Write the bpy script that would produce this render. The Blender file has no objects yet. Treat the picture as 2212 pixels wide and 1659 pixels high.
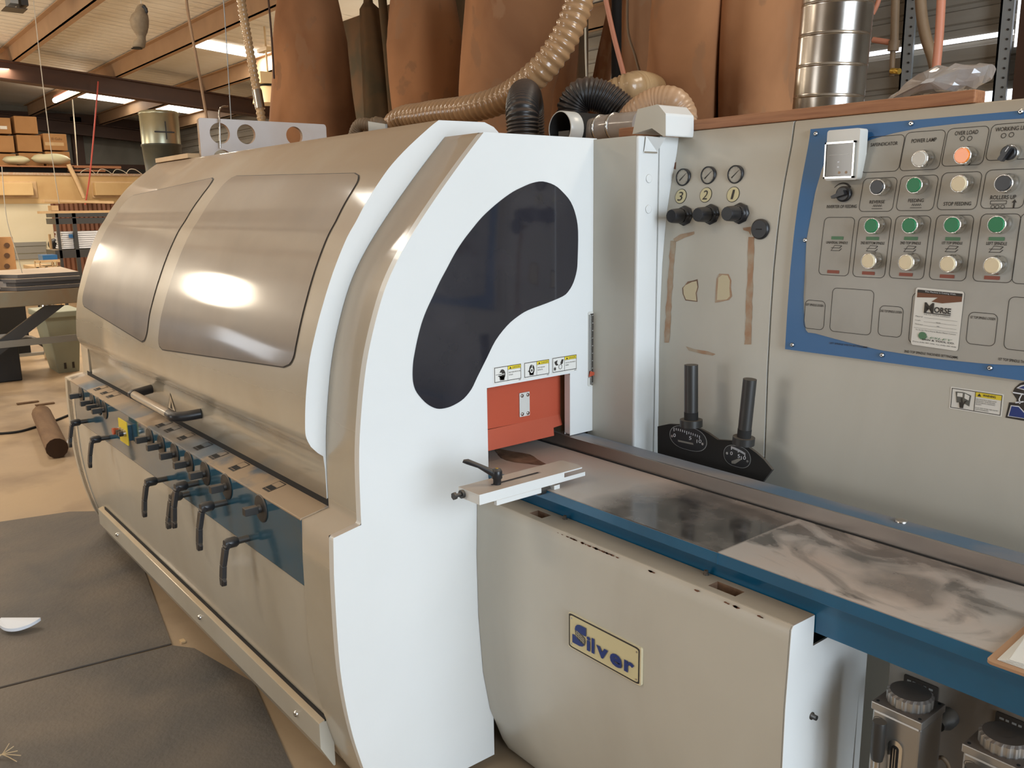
import bpy, math, random
from mathutils import Vector, Matrix, noise
random.seed(7)
S=bpy.context.scene
# ------------------------------------------------------------------ camera
F=1858.01; CX,CY=1106.0,829.5
R=Matrix(((0.63026544,0.14669264,-0.7623954),(0.77624633,-0.13726711,0.61530429),(-0.0143912,-0.97961166,-0.20038434)))
CAM=Vector((1.72664,-1.31004,1.53))
cd=bpy.data.cameras.new('camera'); cam=bpy.data.objects.new('camera',cd); S.collection.objects.link(cam)
r_,d_,f_=[Vector((R[0][i],R[1][i],R[2][i])) for i in range(3)]
M=Matrix((r_,-d_,-f_)).transposed().to_4x4(); M.translation=CAM; cam.matrix_world=M
cd.sensor_width=36; cd.lens=36*F/2212; cd.clip_end=200; cd.clip_start=.05
S.camera=cam
# ------------------------------------------------------------------ world, lights, exposure
S.view_settings.view_transform='Standard'; S.view_settings.look='None'; S.view_settings.gamma=1
S.view_settings.exposure=0.0; S.view_settings.use_curve_mapping=False
S.cycles.use_denoising=True
W=bpy.data.worlds.new('sky'); S.world=W; W.use_nodes=True
wb=W.node_tree.nodes['Background']; wb.inputs[0].default_value=(.75,.85,1,1); wb.inputs[1].default_value=1.6
def area(name,loc,target,sx,sy,power,col,spread=180):
    l=bpy.data.lights.new(name,'AREA'); l.shape='RECTANGLE'; l.size=sx; l.size_y=sy; l.energy=power; l.color=col; l.spread=math.radians(spread)
    o=bpy.data.objects.new(name,l); S.collection.objects.link(o); o.location=loc
    o.rotation_euler=(Vector(target)-Vector(loc)).to_track_quat('-Z','Z').to_euler(); return o
DAY=(.76,.88,1.0); WARM=(1,.87,.70)
area('daylight_through_big_door',(6.6,-.6,1.95),(0,.1,1.2),3.9,3.3,360,DAY)
area('added_side_fill',(-3.2,-7.9,1.7),(-3,0,1.0),2.2,2.4,85,(1,.97,.92))  # added neutral fill for the operator side, no door known there
area('daylight_through_far_door',(-19.2,-8.2,1.9),(-10,-4,1.2),1.4,2.4,70,(.9,.95,1))
for i,(x,y,p) in enumerate([(-1.2,-3.2,32),(-5,-3.2,60),(-8.5,2.0,100),(-13,1.0,100),(.9,1.55,20),(-16,3.4,30)]):
    z=3.9-.08*(y-1)-.35
    area('high_bay_glow.%02d'%i,(x,y,z),(x,y,0),1.1,.5,p,WARM)
for i,(x,y,z,p) in enumerate([(-7.5,-2.6,2.5,130),(-11.5,-1.8,2.6,165),(-6.8,4.5,2.2,60)]):  # added bare points, unseen, that brighten the ceiling and background
    l=bpy.data.lights.new('added_room_fill.%02d'%i,'POINT'); l.energy=p; l.color=(1,.86,.67); l.shadow_soft_size=.35
    o=bpy.data.objects.new('added_room_fill.%02d'%i,l); S.collection.objects.link(o); o.location=(x,y,z)
for i,(x,y,c) in enumerate([(-10.1,3.5,60),(-4.5,-1.2,45)]):
    area('skylight_glow.%02d'%i,(x,y,3.9-.08*(y-1)-.06),(x,y,0),.5,1.1,c,(1,.95,.85))
# ------------------------------------------------------------------ pixel -> point helpers
AX={'x':0,'y':1,'z':2}
def ray(u,v): return R@Vector((u-CX,v-CY,F))
def on(u,v,**k):
    (a,val),=k.items(); a=AX[a]; d=ray(u,v); t=(val-CAM[a])/d[a]; return CAM+t*d
CP=[(.840,.477),(1.137,.472),(1.277,.474),(1.377,.478),(1.463,.486),(1.523,.494),(1.584,.506),(1.62,.515),(1.668,.527),(1.719,.5345)]
def cy_(z):
    if z<=CP[0][0]: return CP[0][1]
    for (a,b),(c,d) in zip(CP,CP[1:]):
        if z<=c: return b+(d-b)*(z-a)/(c-a)
    return CP[-1][1]
def oncab(u,v,off=0.0):
    y=.48-off
    for _ in range(12):
        p=on(u,v,y=y); y=cy_(p.z)-off
    return on(u,v,y=y)
# ------------------------------------------------------------------ materials
def mat(name,col,rough=.5,metal=0,var=None,vs=6,vamt=.5,dust=None,dlo=.2,dhi=.8,dmax=.9,bump=0,bs=40,coat=0,trans=0,emit=None,es=0,stretch=(1,1,1),spec=.5,alpha=1,chips=None):
    m=bpy.data.materials.new(name); m.use_nodes=True; nt=m.node_tree; N=nt.nodes; L=nt.links; b=N['Principled BSDF']
    def rgb(c): return (c[0],c[1],c[2],1)
    b.inputs['Base Color'].default_value=rgb(col); b.inputs['Roughness'].default_value=rough; b.inputs['Metallic'].default_value=metal
    b.inputs['Coat Weight'].default_value=coat; b.inputs['Coat Roughness'].default_value=.08
    b.inputs['Transmission Weight'].default_value=trans; b.inputs['Specular IOR Level'].default_value=spec; b.inputs['Alpha'].default_value=alpha
    if emit: b.inputs['Emission Color'].default_value=rgb(emit); b.inputs['Emission Strength'].default_value=es
    co=None
    def coords():
        nonlocal co
        if co is None:
            tc=N.new('ShaderNodeTexCoord'); mp=N.new('ShaderNodeMapping'); mp.inputs['Scale'].default_value=stretch
            L.new(tc.outputs['Object'],mp.inputs[0]); co=mp.outputs[0]
        return co
    def nz(scale,detail=5,dist=0):
        n=N.new('ShaderNodeTexNoise'); n.inputs['Scale'].default_value=scale; n.inputs['Detail'].default_value=detail; n.inputs['Distortion'].default_value=dist
        L.new(coords(),n.inputs['Vector']); return n.outputs['Fac']
    def rng(src,a,b_,c=0,d=1):
        r=N.new('ShaderNodeMapRange'); r.inputs[1].default_value=a; r.inputs[2].default_value=b_; r.inputs[3].default_value=c; r.inputs[4].default_value=d; L.new(src,r.inputs[0]); return r.outputs[0]
    def mix(fac,a,b_):
        x=N.new('ShaderNodeMix'); x.data_type='RGBA'; L.new(fac,x.inputs[0])
        for s,i in ((a,6),(b_,7)):
            if isinstance(s,tuple): x.inputs[i].default_value=rgb(s)
            else: L.new(s,x.inputs[i])
        return x.outputs[2]
    def mul(a,b_):
        x=N.new('ShaderNodeMath'); x.operation='MULTIPLY'; L.new(a,x.inputs[0])
        if isinstance(b_,(int,float)): x.inputs[1].default_value=b_
        else: L.new(b_,x.inputs[1])
        return x.outputs[0]
    c=tuple(col)
    if var: c=mix(rng(nz(vs,6,.4),.35,.68,0,vamt),c,tuple(var))
    if chips: c=mix(rng(nz(chips[1],8,.2),chips[2],chips[2]+.03,0,1),c,chips[0])
    if dust:
        g=N.new('ShaderNodeNewGeometry'); s=N.new('ShaderNodeSeparateXYZ'); L.new(g.outputs['Normal'],s.inputs[0])
        f=mul(rng(s.outputs[2],dlo,dhi,0,dmax),rng(nz(3.5,6),.25,.6,.72,1))
        c=mix(f,c,tuple(dust))
        L.new(rng(f,0,1,rough,max(rough,.75)),b.inputs['Roughness'])
    if not isinstance(c,tuple): L.new(c,b.inputs['Base Color'])
    if bump:
        bp=N.new('ShaderNodeBump'); bp.inputs['Strength'].default_value=bump; bp.inputs['Distance'].default_value=.004; L.new(nz(bs,4),bp.inputs['Height']); L.new(bp.outputs[0],b.inputs['Normal'])
    return m
DUST=(.385,.26,.158)
M_={}
M_['white']=mat('white_paint_and_daylit_faces',(.78,.79,.77),.32,var=(.68,.68,.64),vs=1.4,vamt=.4,coat=.2,dust=DUST,dlo=.55,dhi=.95,dmax=.8)  # white parts; also the daylit tone painted on cream faces toward the door
M_['cream']=mat('dusty_cream_paint',(.50,.46,.375),.22,var=(.42,.36,.26),vs=3,vamt=.7,dust=(.40,.28,.175),dlo=.02,dhi=.85,dmax=.92,coat=.35)
M_['body']=mat('lower_body_cream_paint',(.50,.465,.385),.28,var=(.41,.36,.27),vs=4,vamt=.6,dust=(.50,.37,.22),dlo=.1,dhi=.8,coat=.25,stretch=(1,1,.5))
M_['cab']=mat('cabinet_grey_cream_paint',(.585,.56,.485),.36,var=(.47,.44,.37),vs=3.2,vamt=.65,dust=(.46,.36,.25),dlo=.1,dhi=.8,coat=.1,stretch=(1,1,.55))
M_['pane']=mat('dusty_tinted_acrylic_pane',(.13,.108,.088),.16,var=(.23,.18,.135),vs=4,vamt=.9,dust=(.33,.24,.16),dlo=-.1,dhi=.8,dmax=.85,coat=.45)
M_['smoke']=mat('smoked_dark_acrylic',(.018,.018,.024),.07,var=(.035,.033,.04),vs=5,vamt=.6,coat=.6)
M_['blue']=mat('blue_enamel',(.006,.12,.25),.24,var=(.006,.085,.17),vs=5,vamt=.6,dust=(.36,.29,.21),dlo=.25,dhi=.9,dmax=.8,coat=.3)
M_['dblue']=mat('deep_blue_enamel',(.015,.095,.165),.14,var=(.06,.085,.09),vs=5,vamt=.7,dust=(.36,.28,.19),dlo=.2,dhi=.9,dmax=.85,coat=.5)
M_['panelblue']=mat('panel_blue_print',(.03,.14,.34),.35)
M_['panelgrey']=mat('panel_grey_plate',(.40,.38,.335),.38,var=(.31,.29,.245),vs=7,vamt=.6)
M_['black']=mat('black_plastic',(.018,.018,.02),.34,dust=(.20,.16,.12),dlo=.3,dhi=.95,dmax=.45)
M_['gunmetal']=mat('dusty_gunmetal',(.05,.048,.045),.4,.4,dust=(.25,.2,.15),dlo=.2,dhi=.9,dmax=.6)
M_['steel']=mat('bare_steel',(.55,.53,.5),.28,1,dust=(.36,.29,.22),dlo=.3,dhi=.95,dmax=.5)
M_['chrome']=mat('bright_chrome',(.78,.77,.74),.16,1)
M_['dull']=mat('dull_steel_fence',(.40,.355,.32),.34,.85,var=(.28,.235,.205),vs=5,vamt=.7,stretch=(.4,1,1))
M_['ledge']=mat('dusty_blue_ledge',(.10,.17,.25),.5,var=(.34,.28,.24),vs=5,vamt=1,stretch=(.5,1,1))
M_['red']=mat('red_guard_paint',(.50,.07,.026),.42,var=(.5,.085,.045),vs=5,vamt=.5,dust=(.42,.19,.12),dlo=-.7,dhi=1.2,dmax=.3)
M_['orange']=mat('orange_lens',(.95,.24,.01),.25,coat=.4,emit=(1,.25,.01),es=.12)
M_['green']=mat('green_cap',(.004,.20,.065),.4)
M_['creamcap']=mat('cream_cap',(.80,.67,.44),.4)
M_['whitecap']=mat('white_lamp_cap',(.66,.62,.54),.35)
M_['ink']=mat('dark_brown_ink',(.035,.028,.022),.6)
M_['inkgreen']=mat('faded_green_ink',(.10,.22,.12),.6)
M_['inkred']=mat('faded_red_ink',(.30,.09,.06),.6)
M_['paper']=mat('white_label_paper',(.78,.76,.70),.55)
M_['yellow']=mat('yellow_label_ink',(.80,.62,.03),.5)
M_['ivory']=mat('ivory_plate',(.70,.62,.36),.4)
M_['navy']=mat('navy_logo',(.01,.035,.20),.35)
M_['logogrey']=mat('logo_grey',(.10,.10,.085),.35)
M_['gold']=mat('gold_edge',(.80,.72,.50),.3,.3)
M_['bag']=mat('brown_filter_cloth',(.42,.20,.090),.95,var=(.24,.105,.045),vs=2.2,vamt=.95,chips=((.33,.165,.08),5.5,.60),bump=.35,bs=9,stretch=(1,1,.6),dust=(.46,.26,.14),dlo=.1,dhi=.9)
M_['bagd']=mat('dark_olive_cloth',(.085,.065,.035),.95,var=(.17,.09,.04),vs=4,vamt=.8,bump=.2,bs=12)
M_['hose']=mat('tan_ribbed_hose',(.43,.25,.12),.24,var=(.33,.19,.09),vs=8,vamt=.6,coat=.5,dust=(.42,.27,.17),dlo=.3,dhi=.9,dmax=.5)
M_['hosed']=mat('pale_ribbed_hose',(.50,.33,.17),.3,var=(.38,.23,.11),vs=8,vamt=.6,coat=.4)
M_['bhose']=mat('black_ribbed_hose',(.02,.018,.017),.33,dust=(.16,.10,.07),dlo=.2,dhi=.95,dmax=.6)
M_['clear']=mat('dusty_clear_film',(.55,.50,.46),.2,trans=.25,var=(.40,.33,.28),vs=9,vamt=.9,coat=.6)
M_['galv']=mat('galvanised_duct',(.62,.59,.55),.24,1,var=(.42,.38,.33),vs=5,vamt=.8)
M_['wood']=mat('reddish_plank',(.42,.19,.085),.6,var=(.28,.11,.05),vs=5,vamt=.9,stretch=(1.5,22,22),dust=(.42,.21,.11),dlo=.3,dhi=.9,dmax=.6)
M_['pale']=mat('pale_lumber',(.62,.43,.23),.6,var=(.5,.32,.16),vs=8,vamt=.6)
M_['card']=mat('corrugated_cardboard',(.42,.22,.085),.8,var=(.35,.17,.06),vs=4,vamt=.6)
M_['carddark']=mat('cardboard_print',(.12,.06,.03),.8)
M_['sack']=mat('pale_green_sack',(.55,.56,.36),.6,var=(.60,.50,.33),vs=6,vamt=.8,bump=.4,bs=14)
M_['beige']=mat('tan_partition_board',(.60,.42,.20),.7,var=(.50,.31,.13),vs=1.6,vamt=.8)
M_['cwall']=mat('cream_partition_board',(.66,.60,.44),.7,var=(.56,.49,.33),vs=1.2,vamt=.6)
M_['siding']=mat('grey_siding',(.235,.22,.18),.7,var=(.17,.15,.12),vs=2,vamt=.8)
M_['wallb']=mat('weathered_metal_siding',(.33,.30,.25),.6,var=(.24,.20,.15),vs=2.5,vamt=.9,stretch=(.4,1,2))
M_['wallp']=mat('plain_shop_wall',(.42,.36,.27),.8,var=(.33,.27,.19),vs=1,vamt=.7)
M_['ceil']=mat('white_foil_insulation',(.84,.82,.75),.55,var=(.75,.71,.62),vs=1.1,vamt=.8)
M_['purlin']=mat('tan_purlin_paint',(.42,.26,.145),.6,var=(.33,.20,.11),vs=3,vamt=.6)
M_['beam']=mat('brown_primer_beam',(.075,.032,.016),.6,var=(.05,.022,.012),vs=3,vamt=.6)
M_['sky']=mat('translucent_skylight_panel',(.9,.9,.85),.6,emit=(1,.96,.86),es=6)
M_['tube']=mat('lit_fluorescent_tube',(.9,.9,.85),.6,emit=(1,.93,.78),es=9)
M_['gap']=mat('daylight_gap',(.9,.9,.95),.6,emit=(.88,.92,1),es=2.6)
M_['darkm']=mat('dark_interior',(.012,.011,.010),.8)
M_['stain_shade']=mat('brown_stain_and_hole_shade',(.13,.07,.04),.6,var=(.30,.18,.11),vs=25,vamt=1)
M_['rust']=mat('rusty_brown_sheet',(.20,.085,.045),.6,.2,var=(.12,.05,.03),vs=4,vamt=.7)
M_['angle']=mat('dark_steel_angle',(.07,.07,.07),.45,.5,dust=(.25,.20,.14),dlo=.3,dhi=.9)
M_['foam']=mat('white_foam_board',(.78,.80,.84),.6)
M_['gboard']=mat('grey_core_panel',(.10,.095,.095),.6,dust=(.62,.50,.38),dlo=.6,dhi=.95)
M_['bench']=mat('worn_green_steel',(.28,.27,.20),.5,.3,var=(.30,.17,.08),vs=3,vamt=.9,dust=(.35,.22,.12),dlo=.4,dhi=.9)
M_['flat']=mat('grey_flat_bar',(.27,.26,.23),.45,.4)
M_['can']=mat('grey_green_bin',(.33,.35,.27),.5,var=(.27,.28,.20),vs=4,vamt=.5)
M_['blackbin']=mat('black_bin',(.02,.022,.025),.5)
M_['drumg']=mat('dark_green_drum',(.05,.052,.038),.4,var=(.12,.11,.07),vs=3,vamt=.8)
M_['drums']=mat('pale_galvanised',(.48,.47,.34),.35,.75,var=(.36,.34,.22),vs=4,vamt=.8)
M_['mat']=mat('rubber_floor_mat',(.082,.073,.064),.6,var=(.165,.13,.095),vs=2.6,vamt=.9,bump=.5,bs=60)
M_['log']=mat('weathered_post',(.21,.125,.065),.85,var=(.13,.07,.035),vs=6,vamt=.8,stretch=(.5,3,3),bump=.4,bs=30)
M_['logend']=mat('dark_cut_end',(.05,.025,.012),.9)
M_['cord']=mat('white_cord',(.62,.56,.44),.6)
M_['rcord']=mat('red_cord',(.42,.06,.04),.5)
M_['rpipe']=mat('salmon_pipe',(.50,.20,.12),.5)
M_['bpipe']=mat('brown_dusty_pipe',(.17,.11,.06),.6,var=(.25,.17,.1),vs=9,vamt=.6)
M_['gpipe']=mat('grey_strut',(.36,.38,.38),.5,.4)
M_['brass']=mat('brass_fitting',(.65,.42,.08),.35,.8)
M_['plastic']=mat('crumpled_clear_bag',(.62,.60,.58),.15,trans=.35,coat=.8,var=(.38,.30,.25),vs=10,vamt=.9)
M_['owl']=mat('pale_dusty_plastic',(.30,.22,.13),.7,var=(.18,.12,.07),vs=20,vamt=.7,bump=.4,bs=60)
M_['lampw']=mat('cream_lamp_glass',(.72,.55,.33),.35)
M_['poly']=mat('painted_plywood',(.70,.66,.64),.5,var=(.62,.52,.45),vs=4,vamt=.7,chips=((.35,.17,.1),7,.68))
M_['alu']=mat('cast_aluminium',(.40,.385,.36),.34,.75,dust=(.21,.155,.12),dlo=.3,dhi=.85,dmax=.85)
M_['lower']=mat('grimy_lower_panel',(.52,.50,.45),.4,var=(.16,.11,.07),vs=3,vamt=.9,stretch=(1,1,.6))
M_['cork']=mat('hardboard_clip',(.42,.24,.13),.7)
M_['glass']=mat('gauge_face',(.46,.42,.34),.15,coat=.8,var=(.34,.29,.22),vs=30,vamt=.7)
M_['screen']=mat('clear_cover_display',(.13,.12,.10),.12,coat=.8)
M_['casing']=mat('white_casing',(.66,.65,.60),.3,coat=.3)
M_['bare']=mat('old_adhesive',(.42,.25,.15),.8,var=(.46,.38,.28),vs=30,vamt=1)
M_['oldpaint']=mat('older_cream_layer',(.62,.54,.36),.6)
M_['straw']=mat('dry_straw',(.55,.42,.25),.8)
# floor: concrete with drifting sawdust
def floor_mat():
    m=mat('dusty_concrete',(.37,.27,.175),.6,var=(.46,.33,.195),vs=.7,vamt=1,bump=.25,bs=25)
    nt=m.node_tree; N=nt.nodes; L=nt.links; b=N['Principled BSDF']; prev=b.inputs['Base Color'].links[0].from_socket
    tc=N.new('ShaderNodeTexCoord'); n=N.new('ShaderNodeTexNoise'); n.inputs['Scale'].default_value=2.2; n.inputs['Detail'].default_value=9; L.new(tc.outputs['Object'],n.inputs['Vector'])
    r=N.new('ShaderNodeMapRange'); r.inputs[1].default_value=.5; r.inputs[2].default_value=.72; r.inputs[3].default_value=0; r.inputs[4].default_value=.55; L.new(n.outputs['Fac'],r.inputs[0])
    x=N.new('ShaderNodeMix'); x.data_type='RGBA'; L.new(r.outputs[0],x.inputs[0]); L.new(prev,x.inputs[6]); x.inputs[7].default_value=(.17,.11,.07,1); L.new(x.outputs[2],b.inputs['Base Color']); return m
M_['floor']=floor_mat()
# table top: polished steel with films of wood dust
def table_mat():
    m=bpy.data.materials.new('dust_filmed_table_steel'); m.use_nodes=True; nt=m.node_tree; N=nt.nodes; L=nt.links; b=N['Principled BSDF']
    tc=N.new('ShaderNodeTexCoord'); sp=N.new('ShaderNodeSeparateXYZ'); L.new(tc.outputs['Object'],sp.inputs[0])
    def nz(s,d=7,dist=0,st=(1,1,1)):
        mp=N.new('ShaderNodeMapping'); mp.inputs['Scale'].default_value=st; L.new(tc.outputs['Object'],mp.inputs[0])
        n=N.new('ShaderNodeTexNoise'); n.inputs['Scale'].default_value=s; n.inputs['Detail'].default_value=d; n.inputs['Distortion'].default_value=dist; L.new(mp.outputs[0],n.inputs['Vector']); return n.outputs['Fac']
    def op(o,a,c=None,cl=False):
        x=N.new('ShaderNodeMath'); x.operation=o; x.use_clamp=cl
        for i,s in enumerate((a,c)):
            if s is None: continue
            if isinstance(s,(int,float)): x.inputs[i].default_value=s
            else: L.new(s,x.inputs[i])
        return x.outputs[0]
    def rng(s,a,b_,c,d):
        r=N.new('ShaderNodeMapRange'); r.inputs[1].default_value=a; r.inputs[2].default_value=b_; r.inputs[3].default_value=c; r.inputs[4].default_value=d; L.new(s,r.inputs[0]); return r.outputs[0]
    X=op('ADD',sp.outputs[0],rng(nz(6),.3,.7,-.05,.05)); Y=op('ADD',sp.outputs[1],rng(nz(8),.3,.7,-.03,.03))
    def patch(x0,x1,y0,y1,s=.03,sx1=None):
        a=op('MULTIPLY',rng(X,x0-s,x0+s,0,1),rng(sp.outputs[0] if sx1 else X,x1-(sx1 or s),x1+(sx1 or s),1,0)); c=op('MULTIPLY',rng(Y,y0-s,y0+s,0,1),rng(Y,y1-s,y1+s,1,0)); return op('MULTIPLY',a,c)
    p1=op('MULTIPLY',patch(.42,.742,-.05,.30,.06,.003),.93); p2=op('MULTIPLY',patch(.985,1.09,.05,.19,.02),.6)
    sw=op('MULTIPLY',rng(nz(5,8,1.2,(1,1.6,1)),.46,.60,0,.8),patch(.74,1.6,-.05,.3,.01))
    clean=op('MAXIMUM',op('MAXIMUM',p1,p2),sw); clean=op('MULTIPLY',clean,rng(nz(18,8),.3,.6,.78,1),True)
    seam=op('MAXIMUM',rng(op('ABSOLUTE',op('SUBTRACT',sp.outputs[0],.742)),0,.0015,1,0),0)
    dustc=N.new('ShaderNodeMix'); dustc.data_type='RGBA'; L.new(rng(nz(3,6),.38,.62,0,1),dustc.inputs[0]); dustc.inputs[6].default_value=(.52,.39,.31,1); dustc.inputs[7].default_value=(.46,.41,.365,1)
    mx=N.new('ShaderNodeMix'); mx.data_type='RGBA'; L.new(clean,mx.inputs[0]); L.new(dustc.outputs[2],mx.inputs[6]); mx.inputs[7].default_value=(.045,.041,.038,1)
    bp=N.new('ShaderNodeBump'); bp.inputs['Strength'].default_value=.25; bp.inputs['Distance'].default_value=.001; L.new(op('MULTIPLY',nz(420,3),op('SUBTRACT',1,clean)),bp.inputs['Height']); L.new(bp.outputs[0],b.inputs['Normal']); L.new(mx.outputs[2],b.inputs['Base Color']); L.new(rng(clean,0,1,.52,.07),b.inputs['Roughness']); L.new(rng(clean,0,1,.0,.3),b.inputs['Metallic'])
    b.inputs['Specular IOR Level'].default_value=.6; b.inputs['Coat Weight'].default_value=.12; b.inputs['Coat Roughness'].default_value=.1
    return m
M_['table']=table_mat()
M_['striptop']=mat('dust_covered_blue_top',(.10,.15,.20),.5,var=(.36,.27,.18),vs=4,vamt=1,chips=((.42,.30,.19),2.2,.47))
M_['hosep']=mat('peach_hose',(.55,.34,.20),.4,var=(.42,.25,.13),vs=8,vamt=.6,coat=.2)
# ------------------------------------------------------------------ mesh builder
C=S.collection
class MB:
    def __init__(s): s.v=[]; s.f=[]; s.m=[]; s.sm=[]; s.mats=[]; s.cur=0; s.smooth=False
    def mat(s,k):
        if k not in s.mats: s.mats.append(k)
        s.cur=s.mats.index(k); return s
    def add(s,vs,fs,smooth=None):
        b=len(s.v); s.v+= [tuple(p) for p in vs]
        for f in fs: s.f.append([b+i for i in f]); s.m.append(s.cur); s.sm.append(s.smooth if smooth is None else smooth)
        return s
    def box(s,a,b,rot=None,piv=None):
        x0,y0,z0=a; x1,y1,z1=b
        vs=[Vector(p) for p in ((x0,y0,z0),(x1,y0,z0),(x1,y1,z0),(x0,y1,z0),(x0,y0,z1),(x1,y0,z1),(x1,y1,z1),(x0,y1,z1))]
        if rot: vs=[rot@(p-piv)+piv for p in vs]
        return s.add(vs,[(3,2,1,0),(4,5,6,7),(0,1,5,4),(1,2,6,5),(2,3,7,6),(3,0,4,7)],False)
    def prism(s,poly,ax,a,b,smooth=False,capa=None,capb=None,side=None):
        n=len(poly)
        def P(p,t): return {'x':(t,p[0],p[1]),'y':(p[0],t,p[1]),'z':(p[0],p[1],t)}[ax]
        A=sum(poly[i][0]*poly[(i+1)%n][1]-poly[(i+1)%n][0]*poly[i][1] for i in range(n))
        flip=(A>0)==(ax=='y')
        vs=[P(p,a) for p in poly]+[P(p,b) for p in poly]
        # with positive area: normals for caps: x: +x , z:+z, y:-y
        q=[(i,(i+1)%n,n+(i+1)%n,n+i) for i in range(n)]
        ca=list(range(n))[::-1]; cb=list(range(n,2*n))
        if flip: q=[t[::-1] for t in q]; ca=ca[::-1]; cb=cb[::-1]
        if b<a: q=[t[::-1] for t in q]; ca=ca[::-1]; cb=cb[::-1]
        c0=s.cur
        if side: s.mat(side)
        s.add(vs,q,smooth); base=len(s.v)
        if capa: s.mat(capa)
        else: s.cur=c0
        s.add(vs[:n],[ca],False)
        if capb: s.mat(capb)
        else: s.cur=c0
        s.add(vs[n:],[[i-n for i in cb]],False)
        s.cur=c0; return s
    def rings(s,R_,close=False,caps=True,smooth=True):
        n=len(R_[0]); vs=[p for r in R_ for p in r]; fs=[]
        for i in range(len(R_)-1):
            for j in range(n):
                k=(j+1)%n; fs.append((i*n+j,i*n+k,(i+1)*n+k,(i+1)*n+j))
        s.add(vs,fs,smooth)
        if caps:
            s.add(R_[0],[list(range(n))[::-1]],False); s.add(R_[-1],[list(range(n))],False)
        return s
    def tube(s,path,rad,n=14,caps=True,smooth=True):
        path=[Vector(p) for p in path]; N=len(path)
        if not callable(rad):
            rr=rad; rad=(lambda i: rr[i]) if isinstance(rr,(list,tuple)) else (lambda i: rr)
        t=[(path[min(i+1,N-1)]-path[max(i-1,0)]).normalized() for i in range(N)]
        u=t[0].orthogonal().normalized(); out=[]
        for i in range(N):
            if i: 
                u=(u-t[i]*u.dot(t[i]))
                u=u.normalized() if u.length>1e-6 else t[i].orthogonal().normalized()
            w=t[i].cross(u); r=rad(i)
            out.append([path[i]+(u*math.cos(a)+w*math.sin(a))*r for a in [2*math.pi*k/n for k in range(n)]])
        return s.rings(out,caps=caps,smooth=smooth)
    def cyl(s,a,b,r0,r1=None,n=20,smooth=True):
        return s.tube([a,b],[r0,r0 if r1 is None else r1],n,True,smooth)
    def lathe(s,c,prof,n=28,axis='z',caps=True):
        out=[]
        for r,h in prof:
            ring=[]
            for k in range(n):
                a=2*math.pi*k/n
                if axis=='z': ring.append(Vector(c)+Vector((r*math.cos(a),r*math.sin(a),h)))
                elif axis=='y': ring.append(Vector(c)+Vector((r*math.sin(a),h,r*math.cos(a))))
                else: ring.append(Vector(c)+Vector((h,r*math.cos(a),r*math.sin(a))))
            out.append(ring)
        return s.rings(out,caps=caps)
    def build(s,name,parent=None,bevel=0,seg=2,**tags):
        me=bpy.data.meshes.new(name); me.from_pydata(s.v,[],s.f)
        for k in s.mats: me.materials.append(M_[k])
        me.polygons.foreach_set('material_index',s.m); me.polygons.foreach_set('use_smooth',s.sm); me.update()
        o=bpy.data.objects.new(name,me); C.objects.link(o)
        if parent: o.parent=parent
        if bevel:
            b=o.modifiers.new('edge','BEVEL'); b.width=bevel; b.segments=seg; b.limit_method='ANGLE'; b.angle_limit=math.radians(40)
        for k,v in tags.items(): o[k]=v
        return o
def mb(k): return MB().mat(k)
def thing(name,label,cat,group=None):
    o=bpy.data.objects.new(name,None); C.objects.link(o); o['label']=label; o['category']=cat
    o.empty_display_size=.05
    if group: o['group']=group
    return o
def kids(o): return [c for c in bpy.data.objects if c.parent==o]
def setbase(o):
    """move the empty to its things' base centre, keeping the parts in place"""
    pts=[]
    def rec(p):
        for c in kids(p):
            if c.type=='MESH': pts.extend([v.co for v in c.data.vertices])
            rec(c)
    rec(o)
    if not pts: return
    lo=Vector([min(p[i] for p in pts) for i in range(3)]); hi=Vector([max(p[i] for p in pts) for i in range(3)])
    b=Vector(((lo.x+hi.x)/2,(lo.y+hi.y)/2,lo.z)); o.location=b
    for c in kids(o): c.location=c.location-b
THINGS=[]
def T(*a,**k):
    o=thing(*a,**k); THINGS.append(o); return o
def smoothpath(pts,n=12):
    P=[Vector(p) for p in pts]; out=[]
    for i in range(len(P)-1):
        p0=P[max(i-1,0)];p1=P[i];p2=P[i+1];p3=P[min(i+2,len(P)-1)]
        for k in range(n):
            t=k/n; out.append(.5*((2*p1)+(-p0+p2)*t+(2*p0-5*p1+4*p2-p3)*t*t+(-p0+3*p1-3*p2+p3)*t**3))
    out.append(P[-1]); return out
def resample(path,step):
    out=[path[0]]; acc=0
    for a,b in zip(path,path[1:]):
        L=(b-a).length; 
        if L<1e-9: continue
        t=step-acc
        while t<=L: out.append(a+(b-a)*(t/L)); t+=step
        acc=(acc+L)%step
    return out
def hose(b,pts,r,pitch=.02,depth=.1,n=20,caps=True):
    """corrugated hose along control points"""
    p=resample(smoothpath(pts,16),pitch/5)
    prof=[0,.7,1,.7,0]
    return b.tube(p,lambda i: r*(1-depth+depth*prof[i%5]),n,caps)
def text_mesh(txt,font_shear=0,bold=0,depth=0):
    cu=bpy.data.curves.new('tmp','FONT'); cu.body=txt; cu.size=1; cu.shear=font_shear; cu.offset=bold; cu.extrude=depth; cu.resolution_u=3
    o=bpy.data.objects.new('tmp',cu); C.objects.link(o); dg=bpy.context.evaluated_depsgraph_get(); me=bpy.data.meshes.new_from_object(o.evaluated_get(dg))
    vs=[v.co.copy() for v in me.vertices]; fs=[list(p.vertices) for p in me.polygons]
    bpy.data.objects.remove(o); bpy.data.meshes.remove(me); bpy.data.curves.remove(cu)
    x0=min(v.x for v in vs); x1=max(v.x for v in vs); y0=min(v.y for v in vs); y1=max(v.y for v in vs)
    return [((v.x-x0)/(x1-x0),(v.y-y0)/(y1-y0),v.z) for v in vs],fs,(x1-x0)/(y1-y0)
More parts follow.
